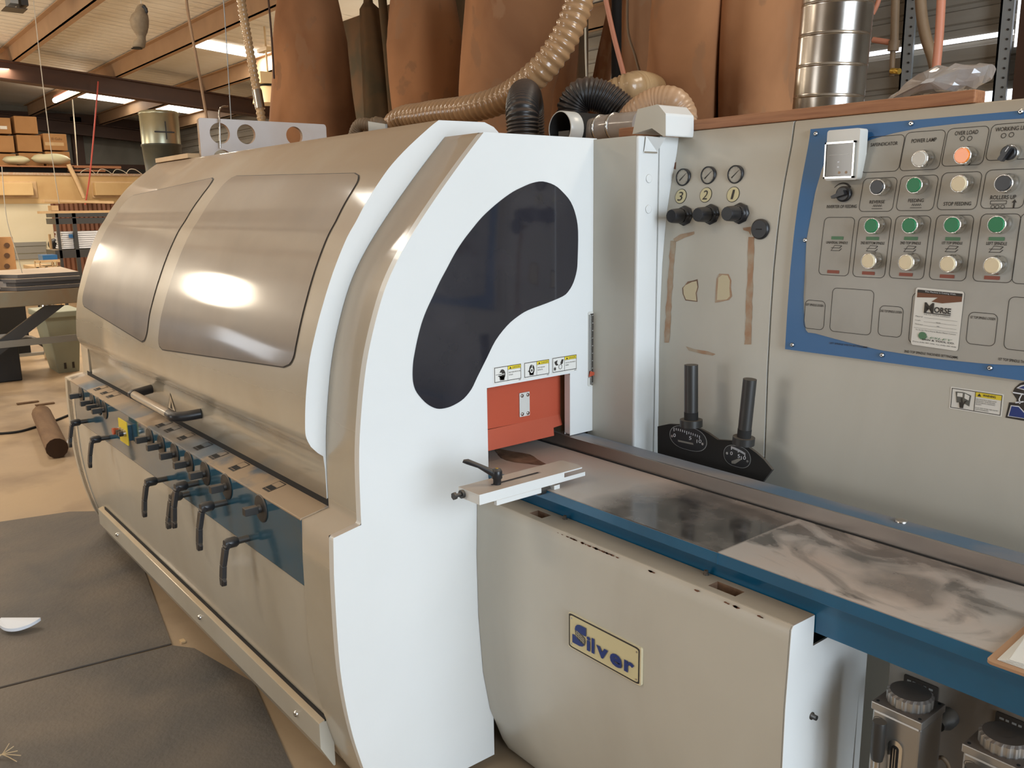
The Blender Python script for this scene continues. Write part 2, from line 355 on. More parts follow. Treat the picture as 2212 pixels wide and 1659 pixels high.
def put_text(b,txt,fn,u0,v0,u1,v1,shear=0,bold=0,depth=0):
    """place text in the (u,v) rectangle of a surface function fn(u,v,h)->point"""
    vs,fs,asp=text_mesh(txt,shear,bold,depth)
    b.add([fn(u0+(u1-u0)*x,v0+(v1-v0)*y,z) for x,y,z in vs],fs,False)
def sm2(P,n=4,closed=False):
    Q=[Vector((a,b)) for a,b in P]; N=len(Q); out=[]
    for i in range(N if closed else N-1):
        g=(lambda j:Q[j%N]) if closed else (lambda j:Q[max(0,min(N-1,j))])
        p0,p1,p2,p3=g(i-1),g(i),g(i+1),g(i+2)
        for k in range(n):
            t=k/n; q=.5*((2*p1)+(-p0+p2)*t+(2*p0-5*p1+4*p2-p3)*t*t+(-p0+3*p1-3*p2+p3)*t**3); out.append((q.x,q.y))
    if not closed: out.append(tuple(Q[-1]))
    return out
def rrect(x0,y0,x1,y1,r,n=5):
    o=[]
    for cx,cy,a in ((x1-r,y1-r,0),(x0+r,y1-r,90),(x0+r,y0+r,180),(x1-r,y0+r,270)):
        for k in range(n+1):
            t=math.radians(a+90*k/n); o.append((cx+r*math.cos(t),cy+r*math.sin(t)))
    return o
def ring_poly(b,outer,inner,fn):
    n=len(outer); vs=[fn(*p) for p in outer]+[fn(*p) for p in inner]
    b.add(vs,[(i,(i+1)%n,n+(i+1)%n,n+i) for i in range(n)],False)
def fill_poly(b,poly,fn): b.add([fn(*p) for p in poly],[list(range(len(poly)))],False)
#PART2
# ================================================================== setting
def struct(b,name,**k):
    o=b.build(name,**k); o['kind']='structure'; return o
b=mb('floor'); b.box((-22,-9,-.1),(7.2,6.2,0)); struct(b,'floor')
YB=5.6; CZ=lambda y: 3.9-.08*(y-1)
# ceiling in strips of insulation, pierced by skylights
b=mb('ceil'); b.add([(-20,-9,CZ(-9)),(7,-9,CZ(-9)),(7,6,CZ(6)),(-20,6,CZ(6)),(-20,-9,CZ(-9)+.06),(7,-9,CZ(-9)+.06),(7,6,CZ(6)+.06),(-20,6,CZ(6)+.06)],[(3,2,1,0),(4,5,6,7),(0,1,5,4),(1,2,6,5),(2,3,7,6),(3,0,4,7)])
# fine seams of the insulation run across the purlins
for i in range(60):
    x=-19.9+i*.21
    b.add([(x,-2,CZ(-2)-.002),(x+.05,-2,CZ(-2)-.007),(x+.10,-2,CZ(-2)-.002),(x,5.6,CZ(5.6)-.002),(x+.05,5.6,CZ(5.6)-.007),(x+.10,5.6,CZ(5.6)-.002)],[(0,1,4,3),(1,2,5,4)],True)
struct(b,'ceiling')
for i,(x0,x1,y0,y1) in enumerate([(-10.45,-9.95,2.78,4.0),(-16.75,-16.0,2.85,4.0),(-16.9,-16.2,4.2,5.35),(-4.7,-4.2,-1.8,-.6),(-6.5,-6.1,-4.4,-3.2)]):
    b=mb('sky'); b.add([(x0,y0,CZ(y0)-.02),(x1,y0,CZ(y0)-.02),(x1,y1,CZ(y1)-.02),(x0,y1,CZ(y1)-.02),(x0,y0,CZ(y0)+.05),(x1,y0,CZ(y0)+.05),(x1,y1,CZ(y1)+.05),(x0,y1,CZ(y1)+.05)],[(3,2,1,0),(4,5,6,7),(0,1,5,4),(1,2,6,5),(2,3,7,6),(3,0,4,7)])
    struct(b,'window_%d'%(i+1))
def slab(k,name,x0,x1,y0,y1,h,off=0):
    b=mb(k); z=lambda y: CZ(y)-off
    b.add([(x0,y0,z(y0)-h),(x1,y0,z(y0)-h),(x1,y1,z(y1)-h),(x0,y1,z(y1)-h),(x0,y0,z(y0)),(x1,y0,z(y0)),(x1,y1,z(y1)),(x0,y1,z(y1))],[(3,2,1,0),(4,5,6,7),(0,1,5,4),(1,2,6,5),(2,3,7,6),(3,0,4,7)]); return struct(b,name)
ti=1
for y in (-6.8,-5.45,-4.1,-2.75,-1.4,-.05,1.3,2.65,4.0,5.3):
    b=mb('purlin'); z=CZ(y)
    b.box((-19,y-.01,z-.235),(6.5,y+.006,z-.012)); b.box((-19,y-.01,z-.235),(6.5,y+.075,z-.222)); b.box((-19,y-.075,z-.024),(6.5,y+.006,z-.012)); struct(b,'trim_%d'%ti); ti+=1
for x in (-12.6,-6.0 if False else -19.0,4.5):
    # I-section rafters
    b=mb('beam')
    for (xa,xb,o,h) in ((x-.012,x+.012,.235,.26),(x-.11,x+.11,.235,.018),(x-.11,x+.11,.48,.018)):
        z=lambda y,o=o: CZ(y)-o
        y0,y1=-8.5,5.7
        b.add([(xa,y0,z(y0)-h),(xb,y0,z(y0)-h),(xb,y1,z(y1)-h),(xa,y1,z(y1)-h),(xa,y0,z(y0)),(xb,y0,z(y0)),(xb,y1,z(y1)),(xa,y1,z(y1))],[(3,2,1,0),(4,5,6,7),(0,1,5,4),(1,2,6,5),(2,3,7,6),(3,0,4,7)])
    struct(b,'trim_%d'%ti); ti+=1
# far wall of siding between dark girts
b=mb('siding'); b.box((-19.6,-9,0),(-19.45,6,4.8))
struct(b,'wall_left')
b=mb('beam')
b.box((-19.45,-2,2.28),(-19.33,5.7,2.62)); b.box((-19.45,-2,3.42),(-19.3,5.7,3.66))
for y in (-.6,1.62,3.5,5.3): b.box((-19.45,y,0),(-19.3,y+.22,3.6))
struct(b,'trim_%d'%ti); ti+=1
# back wall: horizontal ribbed sheets with slots of daylight
b=mb('wallb')
def ribbed(x0,x1,z0,z1,y,step=.135):
    z=z0; pr=[]
    while z<z1:
        pr+= [(y,z),(y,z+step*.62),(y+.022,z+step*.7),(y+.022,z+step*.92)]; z+=step
    vs=[(x0,a,c) for a,c in pr]+[(x1,a,c) for a,c in pr]; n=len(pr)
    b.add(vs,[(i,i+1,n+i+1,n+i) for i in range(n-1)],False)
GX0,GX1=-1.75,-.85
def zl(u,v): return on(u,v,y=YB)
ribbed(-22,6.9,0,5.0,YB)
b.box((-22,YB+.03,0),(6.9,YB+.12,5.0)); struct(b,'wall_back')
b=mb('gap')
p0,p1=zl(1872,121),zl(2190,66); zc=(p0.z+p1.z)/2
b.box((p0.x-.3,YB-.004,zc-.016),(p1.x,YB+.03,zc+.016))
q0,q1=zl(2100,214),zl(2206,198); zc2=(q0.z+q1.z)/2
b.box((q0.x-2.5,YB-.004,zc2-.035),(q1.x,YB+.03,zc2+.035))
h=zl(2205,20); b.box((h.x-.02,YB-.004,h.z-.25),(h.x+.05,YB+.03,h.z+.25))
struct(b,'window_6')
for u in (1975,2182):
    b=mb('gpipe'); p=zl(u,100); b.box((p.x-.045,YB-.11,0),(p.x+.045,YB-.085,3.6)); b.box((p.x-.045,YB-.11,0),(p.x-.03,YB-.01,3.6)); b.mat('ink')
    for i in range(30): b.cyl((p.x+.02,YB-.118,2.0+i*.065),(p.x+.02,YB-.108,2.0+i*.065),.008,n=8)
    struct(b,'trim_%d'%ti); ti+=1
b=mb('beam'); p=zl(2212,150); b.box((p.x,YB-.16,0),(p.x+.3,YB-.01,3.55)); struct(b,'trim_%d'%ti); ti+=1
b=mb('wallp'); b.box((-22,-9.1,0),(-4.3,-9,4.8)); b.box((-2.1,-9.1,0),(7,-9,4.8)); b.box((-4.3,-9.1,2.6),(-2.1,-9,4.8)); struct(b,'wall_front')
b=mb('wallp'); b.box((7,-9,0),(7.1,-2.6,4.8)); b.box((7,1.4,0),(7.1,6,4.8)); b.box((7,-2.6,3.7),(7.1,1.4,4.8)); struct(b,'wall_right')
# ================================================================== moulder machine
MC=T('moulder_machine','long cream four-sided wood moulder with a curved dusty hood and blue lever strip','machine')
FP=[(.007,1.712),(-.058,1.645),(-.128,1.569),(-.196,1.49),(-.25,1.418),(-.291,1.346),(-.326,1.253),(-.349,1.169),(-.367,1.062),(-.378,.953),(-.381,.801)]
LOW=[(-.455,.787),(-.459,.688),(-.4595,.571),(-.457,.451),(-.447,.349),(-.434,.268),(-.421,.211),(-.405,.15),(-.385,.095),(-.355,.045),(-.33,.022)]
XE=-2.5
FP=sm2(FP[:1]+FP[1:],4); LOW=LOW[:2]+sm2(LOW[1:],3)[1:]
# end panel facing the infeed, with the work opening cut into it
out=[(.391,1.711)]+FP+LOW+[(0,.022),(0,1.077),(.291,1.077),(.291,.8985),(.391,.8985)]
b=mb('white').prism(out,'x',-.022,0); b.build('end_panel',MC,bevel=.007,seg=3)
# shoulder of the frame behind the panel
sh=FP+LOW+[(-.30,.022),(-.30,1.0),(-.2,1.35),(.02,1.62),(.391,1.64),(.391,1.711)]
b=mb('cream').prism(sh,'x',-.165,-.022,True,side='cream'); b.build('end_frame',MC)
b=mb('bench').box((-2.4,.30,.02),(-.05,1.30,1.684)); b.build('rear_housing',MC)
b=mb('darkm').box((-2.4,-.34,.95),(-.30,.30,1.30)).box((-.34,.34,.90),(-.05,.385,1.6)).box((-.5,-.2,.3),(-.34,.36,.80)); b.build('interior_shade_boxes',MC)  # black boxes standing for the shade inside the machine
# far end frame
b=mb('cream').prism(FP+LOW+[(.30,.022),(.30,1.711)],'x',-2.62,XE,False); b.build('outfeed_frame',MC,bevel=.006)
# hood
HP=[(.185,1.731),(.169,1.744),(.138,1.755),(-.009,1.753),(-.035,1.736),(-.1,1.687),(-.153,1.641),(-.192,1.598),(-.234,1.545),(-.262,1.503),(-.289,1.465),(-.322,1.403),(-.346,1.35),(-.362,1.31),(-.375,1.276),(-.389,1.235),(-.405,1.183),(-.416,1.127),(-.424,1.073),(-.429,1.012),(-.427,.987),(-.417,.964),(-.400,.945),(-.386,.934),(-.383,.90),(-.383,.822)]
HP=HP[:3]+sm2(HP[3:22],3)[0:]+HP[22:] if True else HP
def off(pr,d):
    o=[]
    for i,p in enumerate(pr):
        a=pr[max(i-1,0)]; c=pr[min(i+1,len(pr)-1)]; t=Vector((c[0]-a[0],c[1]-a[1])).normalized(); o.append((p[0]-t.y*-d*-1 if False else p[0]+t.y*d,p[1]-t.x*d))
    return o
HPi=off(HP,-.025)
back=[(.185,1.60),(.10,1.60)]
ring=HP+[(-.35,.822),(-.30,1.2),(-.1,1.5),(.185,1.6)]
b=mb('cream'); n=len(ring)
def tr(x,pr): return [Vector((x,p[0],p[1])) for p in pr]
ringi=[(p[0]+.012 if p[0]<.1 else p[0],p[1]-.006) for p in ring]
b.rings([tr(-2.47,[(p[0]+.03 if p[0]<.1 else p[0],p[1]-.016) for p in ring]),tr(-2.462,ringi),tr(-2.445,ring)]+[tr(x,ring) for x in (-1.8,-1.3,-.8,-.3,-.168)],caps=False)
b.mat('white'); b.add(tr(-.168,ring),[list(range(n))[::-1]],False)  # end cap coloured lighter than the skin, as the daylit side
b.mat('cream'); b.add(tr(-2.47,[(p[0]+.03 if p[0]<.1 else p[0],p[1]-.016) for p in ring]),[list(range(n))],False)
hood=b.build('hood',MC)
# rolled shoulder line at the lower edge of the hood bulge and the far corner trim
# hood windows: patches that follow the hood skin
SL=[0]
for a,c in zip(HP,HP[1:]): SL.append(SL[-1]+math.hypot(c[0]-a[0],c[1]-a[1]))
def hp_at(s,d=0):
    s=max(0,min(s,SL[-1]-1e-6))
    for i in range(len(SL)-1):
        if s<=SL[i+1]:
            t=(s-SL[i])/(SL[i+1]-SL[i]); a,c=HP[i],HP[i+1]; dx,dz=c[0]-a[0],c[1]-a[1]; L=math.hypot(dx,dz)
            return (a[0]+dx*t+dz/L*d, a[1]+dz*t-dx/L*d)
def s_of_z(z):
    for i in range(5,len(HP)-1):
        if HP[i+1][1]<=z<=HP[i][1]: return SL[i]+(HP[i][1]-z)/(HP[i][1]-HP[i+1][1])*(SL[i+1]-SL[i])
def pane(name,x0t,x1t,x0b,x1b,zt0,zt1,zb0,zb1,r=.05):
    """t=top (high z): left,right x and z; b=bottom"""
    b=mb('ink'); 
    def P(a,c,d):
        # a across 0..1, c down 0..1 -> surface point
        xt=x0t+(x1t-x0t)*a; xb=x0b+(x1b-x0b)*a; zt=zt0+(zt1-zt0)*a; zb=zb0+(zb1-zb0)*a
        st,sb=s_of_z(zt),s_of_z(zb); s=st+(sb-st)*c; y,z=hp_at(s,d)
        return Vector((xt+(xb-xt)*c,y,z))
    H=s_of_z(zb0)-s_of_z(zt0); Wd=abs(x1t-x0t)
    def grid(m,d,ins):
        b.mat(m); rows=[]; NR=64; NA=14
        for j in range(NR+1):
            c=ins/H+(1-2*ins/H)*j/NR; dd=min(c-ins/H,1-ins/H-c)*H; cut=0
            if dd<r: cut=r-math.sqrt(max(0,r*r-(r-dd)**2))
            a0=(ins+cut)/Wd; rows.append([P(a0+(1-2*a0)*i/NA,c,d) for i in range(NA+1)])
        vs=[p for rw in rows for p in rw]; w=NA+1
        b.add(vs,[(j*w+i,j*w+i+1,(j+1)*w+i+1,(j+1)*w+i) for j in range(NR) for i in range(NA)],True)
    grid('ink',.0012,0); grid('pane',.0024,.0035)
    return b.build(name,hood)
pane('hood_window',-2.29,-1.365,-2.36,-1.42,1.604,1.655,1.143,1.074)
pane('hood_window',-1.238,-.275,-1.30,-.245,1.652,1.624,1.073,1.146)
# smoked side window in the end panel
win=[(1172,392),(1197,400),(1215,415),(1232,436),(1243,465),(1248,500),(1247,560),(1245,585),(1238,610),(1228,628),(1215,640),(1180,655),(1140,670),(1117,684),(1095,703),(1070,735),(1050,775),(1030,815),(1018,840),(1002,860),(985,872),(967,880),(948,883),(933,879),(917,868),(900,848),(893,830),(891,810),(892,785),(895,765),(901,735),(910,700),(921,670),(935,640),(950,608),(965,580),(982,548),(1000,520),(1020,494),(1040,470),(1062,449),(1085,430),(1108,414),(1130,403),(1150,395)]
wp=[(on(u,v,x=0).y,on(u,v,x=0).z) for u,v in win][::-1]
wp=sm2(wp,3,True)
b=mb('smoke').prism(wp,'x',-.001,.0016); sw=b.build('side_window',MC)
# small scratches on it
# red guard
def yz(u,v,x): p=on(850+u*.27125,700+v*.27125,x=x); return (p.y,p.z)
g=[(0.005,1.075),(.300,1.075),(.300,.948),(.291,.948),(0.005,.952)]
b=mb('red').prism(g,'x',-.056,-.050)
G=lambda y,t:(-.050+.022*t,y,.950-.051*t)
b.add([G(.005,0),G(.298,0),G(.296,.55),G(.262,.6),G(.256,1),G(.005,1)],[(0,1,2,3,4,5)],False)
b.add([G(.005,1),G(.256,1),(-.08,.256,.899),(-.08,.005,.899)],[(0,1,2,3)],False)
rg=b.build('opening_guard',MC)
b=mb('casing'); pr=[yz(a,c,-.05) for a,c in ((1000,550),(1078,535),(1078,725),(1000,740))]; ys=[p[0] for p in pr]; zs=[p[1] for p in pr]
b.box((-.050,min(ys),min(zs)),(-.046,max(ys),max(zs))); b.build('cover_plate',rg,bevel=.0015)
for y in (min(ys)+.008,max(ys)-.008):
    for z in (min(zs)+.008,max(zs)-.008): b=mb('steel').lathe((0,y,z),[(.005,-.046),(.005,-.044),(.0025,-.043)],12,'x'); b.build('screw',rg)
# warning stickers over the opening
def sticker(y0,y1,z0,z1,kind):
    fn=lambda e: (lambda u,v,h=0: Vector((.0006+e,y0+(y1-y0)*u,z0+(z1-z0)*v)))
    b=mb('paper'); fill_poly(b,rrect(0,0,1,1,.03),fn(0)); b.mat('ink'); f=fn(.0004); L=lambda a,c,e,g_: fill_poly(b,[(a,c),(e,c),(e,g_),(a,g_)],f)
    t=.018; L(.03,.09,.97,.09+t*2); L(.03,.92,.97,.92+t*2); L(.03,.09,.03+t,.955); L(.955,.09,.97,.955); L(.49,.09,.50,.955); L(.5,.72,.96,.735)
    b.mat('yellow'); f=fn(.0003); L(.505,.735,.955,.92); b.mat('ink'); f=fn(.0006); put_text(b,'DANGER',f,.66,.77,.93,.88)
    fill_poly(b,[(.55,.76),(.63,.76),(.59,.89)],f)
    if kind==0: rows=['MUST WEAR PROTECTIVE','GOGGLES']
    elif kind==1: rows=['MUST WEAR EAR','PROTECTOR']
    else: rows=['CAUTION, MECHANICAL','HAZARD']
    for i,r in enumerate(rows): put_text(b,r,f,.53,.52-.14*i,.53+.021*len(r),.59-.14*i)
    if kind<2:
        cx,cy=(.30,.50); head=[(cx+.11*math.cos(a)*(1 if math.cos(a)>0 else .85),cy+.30*math.sin(a)) for a in [i*math.pi/10 for i in range(20)]]; fill_poly(b,head,f)
        fill_poly(b,[(.22,.18),(.37,.16),(.39,.4),(.2,.42)],f); fill_poly(b,[(.15,.42),(.21,.5),(.21,.38)],f)
        b.mat('paper'); f=fn(.0008)
        if kind==0: L(.17,.50,.38,.54); fill_poly(b,[(.18,.46),(.28,.46),(.28,.62),(.18,.62)],f); b.mat('ink'); L(.07,.52,.17,.54)
        else:
            fill_poly(b,[(.30+.06*math.cos(a),.46+.16*math.sin(a)) for a in [i*math.pi/8 for i in range(16)]],f); L(.31,.6,.33,.80)
            b.mat('ink'); f=fn(.001); fill_poly(b,[(.30+.03*math.cos(a),.46+.08*math.sin(a)) for a in [i*math.pi/8 for i in range(16)]],f)
    else:
        fill_poly(b,[(.10,.72),(.22,.80),(.20,.62),(.26,.5),(.17,.48),(.12,.58)],f); fill_poly(b,[(.38,.8),(.46,.8),(.42,.55),(.36,.5),(.33,.6)],f)
        fill_poly(b,[(.12+ (.06 if i%2 else .03)*math.cos(i*math.pi/8),.3+(.14 if i%2 else .07)*math.sin(i*math.pi/8)) for i in range(16)],f)
        ring_poly(b,[(.33+.07*math.cos(a),.38+.15*math.sin(a)) for a in [i*math.pi/8 for i in range(16)]],[(.33+.055*math.cos(a),.38+.12*math.sin(a)) for a in [i*math.pi/8 for i in range(16)]],f)
    b.mat('ink'); f=fn(.0005); L(.88,.02,.96,.05)
    b.build('warning_sticker',MC,label=['white sticker warning to wear goggles','white sticker warning to wear ear protection','white sticker warning of hand hazard'][kind])
sticker(.022,.117,1.083,1.129,0); sticker(.123,.216,1.083,1.129,1); sticker(.223,.318,1.083,1.130,2)
# height scale with red pointer
b=mb('casing').prism(rrect(.359,1.030,.389,1.243,.006),'x',0,.0015); b.mat('ink').box((.0015,.362,1.055),(.002,.3645,1.235))
b.box((.0015,.3675,1.035),(.0022,.3795,1.237)); b.mat('casing')
for i in range(46): z=1.038+i*.0043; b.box((.0022,.3675,z),(.0026,.3675+(.006 if i%5 else .011),z+.0011))
b.mat('steel').lathe((0,.3755,1.0345),[(.003,.0015),(.003,.003)],10,'x')
hs=b.build('height_scale',MC)
b=mb('red'); b.add([(.004,.359,1.059),(.004,.364,1.075),(.004,.397,1.064),(.007,.359,1.059),(.007,.364,1.075),(.007,.397,1.064)],[(0,1,2),(3,5,4),(0,2,5,3),(1,4,5,2),(0,3,4,1)]); b.build('pointer',hs)
# lower body with blue lever strip
lp=[(-.4585,.61)]+[q for q in LOW if q[1]<.60]+[(-.33,.022),(-.30,.022),(-.30,.61)]
b=mb('body').prism([(p[0]+.003,p[1]) for p in lp],'x',-2.54,-.165,False); b.build('lower_panel',MC)
b=mb('body').prism([(-.381,.801)]+LOW+[(-.33,.022),(-.30,.022),(-.30,.80)],'x',-2.66,-2.54); b.build('outfeed_corner_post',MC,bevel=.004)
b=mb('dblue').prism([(-.40,.798),(-.4575,.785),(-.4585,.611),(-.40,.611)],'x',-2.54,-.1652)
b.mat('ink').box((-2.54,-.4568,.6085),(-.166,-.40,.6112))
st=b.build('lever_strip',MC,bevel=.003)
b=mb('striptop').prism([(-.381,.8045),(-.4585,.7895),(-.4585,.784),(-.381,.799)],'x',-2.54,-.1652); lt=b.build('strip_top',MC,bevel=.0015)
b=mb('darkm').box((-2.54,-.3825,.803),(-.166,-.374,.8235)); b.build('hood_gap',MC)
# viewing windows over each counter
def ztop(y): return .8045+(y+.381)*(.8045-.7895)/.0775
for x in (-.42,-.667,-.828,-.964,-1.122,-1.257,-1.351,-1.998,-2.089,-2.195):
    b=mb('ink')
    def Q(xa,xb,ya,yb,m,e=.0008):
        b.mat(m); b.add([(xa,ya,ztop(ya)+e),(xb,ya,ztop(ya)+e),(xb,yb,ztop(yb)+e),(xa,yb,ztop(yb)+e)],[(0,1,2,3)],False)
    Q(x-.021,x+.021,-.4385,-.432,'ink'); Q(x-.021,x+.021,-.389,-.386,'ink'); Q(x-.021,x-.0175,-.4385,-.386,'ink'); Q(x+.019,x+.021,-.4385,-.386,'ink'); Q(x-.0175,x+.018,-.430,-.413,'darkm',.001); Q(x-.0175,x+.019,-.412,-.390,'striptop',.0012)
    b.build('counter_window',lt)
# kick rail
b=mb('body').prism([(-.425,.228),(-.444,.222),(-.444,.150),(-.41,.085),(-.405,.085),(-.405,.226)],'x',-2.35,-.166); b.mat('white'); kr=b.build('kick_rail',MC,bevel=.002)
for x in (-.305,-1.05,-2.05): mb('chrome').lathe((x,0,.185),[(.009,-.444),(.009,-.448),(.005,-.452)],10,'y').build('bolt',kr)
b=mb('darkm').box((-2.3,-.428,.223),(-.166,-.421,.2395)); b.build('rail_gap',MC)
b=mb('steel').lathe((-.10,-.05,0),[(.035,0),(.035,.012),(.012,.02),(.012,.03)],20); b.mat('white').prism([(-.05,.0),(.02,0),(.02,.03),(-.05,.03)],'x',-.06,-.05); b.build('levelling_foot',MC)
# adjusting spindles
def spindle(x):
    b=mb('gunmetal').lathe((x,0,.751),[(.008,-.462),(.037,-.462),(.039,-.4595),(.039,-.4578),(.005,-.4578)],28,'y')
    b.mat('gunmetal').lathe((x,0,.751),[(.0115,-.462),(.0115,-.470)],12,'y')
    q=.0105
    b.box((x-q,-.507,.751-q),(x+q,-.470,.751+q)); b.build('adjusting_spindle',st,bevel=.0012)
for x in (-.407,-.653,-.824,-.969,-1.105,-1.245,-1.372,-1.967,-2.055,-2.156,-2.346): spindle(x)
# clamping levers
def lever(x,z,y1=-.513,L=.118,lean=.0,k='black',slot=False,mt='black'):
    b=mb('gunmetal').cyl((x,-.457,z),(x,y1,z),.0095,n=14); b.mat(mt).lathe((x,0,z),[(.0115,y1+.024),(.015,y1+.018),(.015,y1-.004),(.0115,y1-.014)],16,'y')
    pts=[Vector((x,y1-.002,z+.003)),Vector((x+lean*.3,y1-.012,z-.012)),Vector((x+lean,y1-.022,z-.06)),Vector((x+lean*1.3,y1-.026,z-L+.022)),Vector((x+lean*1.4,y1-.027,z-L))]
    for i in range(len(pts)-1):
        a,c=pts[i],pts[i+1]; w0=[.0155,.0130,.0115,.0125,.0135][i]; w1=[.0130,.0115,.0125,.0][i] if i<3 else .008
        d=(c-a).normalized(); s=Vector((1,0,0)); t_=d.cross(s).normalized()*.0065
        b.add([a-s*w0-t_,a+s*w0-t_,a+s*w0+t_,a-s*w0+t_,c-s*w1-t_,c+s*w1-t_,c+s*w1+t_,c-s*w1+t_],[(3,2,1,0),(4,5,6,7),(0,1,5,4),(1,2,6,5),(2,3,7,6),(3,0,4,7)],False)
    e=pts[3]; b.add([e+Vector((.010,-.006,.006)),e+Vector((.0205,-.005,-.004)),e+Vector((.017,-.005,-.018)),e+Vector((.004,-.005,-.022)),e+Vector((.010,.005,.006)),e+Vector((.0205,.004,-.004)),e+Vector((.017,.004,-.018)),e+Vector((.004,.004,-.022))],[(0,1,2,3),(7,6,5,4),(0,4,5,1),(1,5,6,2),(2,6,7,3),(3,7,4,0)],False)
    o=b.build('clamp_lever',st,bevel=.002)
    if slot: mb('darkm').box((x-.004,-.4582,z-.006),(x+.006,-.4572,z+.03)).build('lever_slot',st)
lever(-.517,.633,slot=True); lever(-.668,.699,-.520,.125,slot=True); lever(-.905,.700,-.515,.128); lever(-1.0,.640,-.505,.10,mt='gunmetal')
lever(-1.225,.637,-.515,.118); lever(-1.943,.640,-.515,.112); lever(-2.297,.643,-.510,.105)
# inching control
b=mb('yellow'); x=-1.66; y=-.4575
cc=on(268,932,y=-.475); x=cc.x; z=cc.z
b.prism(rrect(x-.055,z-.045,x+.055,z+.045,.005),'y',-.4785,-.475); b.mat('steel')
for dx in (-.03,0,.03): b.lathe((x+dx,0,z+.0),[(.0125,-.4785),(.0125,-.488)],16,'y')
b.mat('dblue').box((x-.04,-.475,z-.03),(x+.04,-.457,z+.03)); ic=b.build('inching_station',st)
for dx,k,n_ in ((-.03,'red','red stop button'),(0,'black','black middle button'),(.03,'black','black near button')):
    mb(k).lathe((x+dx,0,z),[(.0105,-.488),(.0105,-.4975),(.013,-.498),(.013,-.508)] if k=='red' else [(.0105,-.488),(.0105,-.503)],16,'y').build('push_button',st)
# hood handle
A=on(290,853,y=-.46); B=on(372,898,y=-.46); A=Vector((A.x,-.46,.815)); B=Vector((B.x,-.46,.832)); A.z=on(290,853,y=-.46).z; B.z=on(372,898,y=-.46).z
hh=mb('cream').tube([A,B],.0145,18).build('hood_handle',hood)
for P_,Q_,s in ((A,on(322,851,y=-.384),-1),(B,on(412,893,y=-.384),1)):
    b=mb('black').tube(smoothpath([P_-(B-A).normalized()*(.0 if s<0 else .03),P_+(B-A).normalized()*s*.018,P_+Vector((0,.03,0))+(B-A).normalized()*s*.036,Vector((P_.x+s*.05,-.384,P_.z+.004))],6),.0165,18); b.build('handle_elbow',hood)
p=on(369,872,y=-.385)
b=mb('yellow'); tri=[(p.x-.045,p.z-.025),(p.x+.045,p.z-.025),(p.x,p.z+.04)]; f=lambda e:(lambda a,c,h=0: Vector((a,-.3838-e,c)))
b.mat('ink'); fill_poly(b,tri,f(0)); b.mat('cream'); fill_poly(b,[(p.x+(a-p.x)*.84,p.z+(c-p.z)*.82) for a,c in tri],f(.0005)); b.mat('ink'); fill_poly(b,[(p.x-.012,p.z-.018),(p.x+.012,p.z-.018),(p.x+.003,p.z+.01)],f(.001)); b.build('warning_triangle',hood)
# ================================================================== infeed table
TB=T('infeed_table','long dusty steel infeed table on a blue beam running toward the right edge','table')
X1=1.75
b=mb('table').box((-.045,.0,.836),(X1,.284,.862)).box((-.30,.03,.840),(-.046,.284,.8615)); b.mat('blue').box((.0,-.0015,.8365),(X1,-.0002,.8605)); tt=b.build('table_top',TB,bevel=.0008)
b=mb('bagd'); ring_=[( -.0+.07*math.cos(a),.16+.028*math.sin(a)) for a in [i*math.pi/12 for i in range(24)]]
b=mb('rust')
b=mb('stain_shade'); vs=[]; p=on(1150,998,z=.8625)
fill_poly(b,[(p.x-.06+.10*math.cos(a)*(1+.15*math.sin(3*a)),p.y+.035*math.sin(a)*(1+.2*math.cos(4*a))) for a in [i*math.pi/12 for i in range(24)]],lambda a,c,h=0:Vector((a,c,.8626))); b.build('wood_stain',TB)
for u,v in ((1085,959),(1125,951)):
    p=on(u,v,z=.8627); b=mb('darkm'); fill_poly(b,[(p.x-.012,p.y-.022),(p.x+.012,p.y-.022),(p.x+.012,p.y+.022),(p.x-.012,p.y+.022)],lambda a,c,h=0:Vector((a,c,.8628))); b.mat('steel'); b.cyl((p.x-.003,p.y-.018,.8632),(p.x-.003,p.y+.018,.8632),.002,n=8); b.build('roller_slot',tt)
YBm=.0365; zbm=on(1940,1439,y=YBm).z; b=mb('blue').box((.0,YBm,zbm),(X1,.27,.8355)); b.build('beam',TB)
b=mb('blue').box((.7395,-.0022,.8365),(.7415,-.0012,.8605)); b.build('weld_seam',TB)
b=mb('dull').prism([(.2845,.863),(.2845,.8965),(.2905,.8965),(.2905,.84),(.2845,.84)],'x',-.3,X1); b.mat('darkm').box((-.3,.2775,.8622),(X1,.2845,.8628)); b.build('fence',TB,bevel=.0012)
b=mb('ledge').box((-.3,.291,.870),(X1,.3465,.8965)); lg=b.build('fence_ledge',TB)
p=on(1940,1130,z=.897); mb('steel').lathe((p.x,.334,.8965),[(.012,0),(.012,.004),(.006,.005)],16).build('bolt',TB)
LB=T('lower_base','grimy grey sheet base panel behind the two lubricators under the table','base'); b=mb('lower').box((.98,.245,.0),(X1,.27,.735)); b.build('base_panel',LB)
for u,v,d in ((2100,1240,.05),(2160,1262,.03)): pass
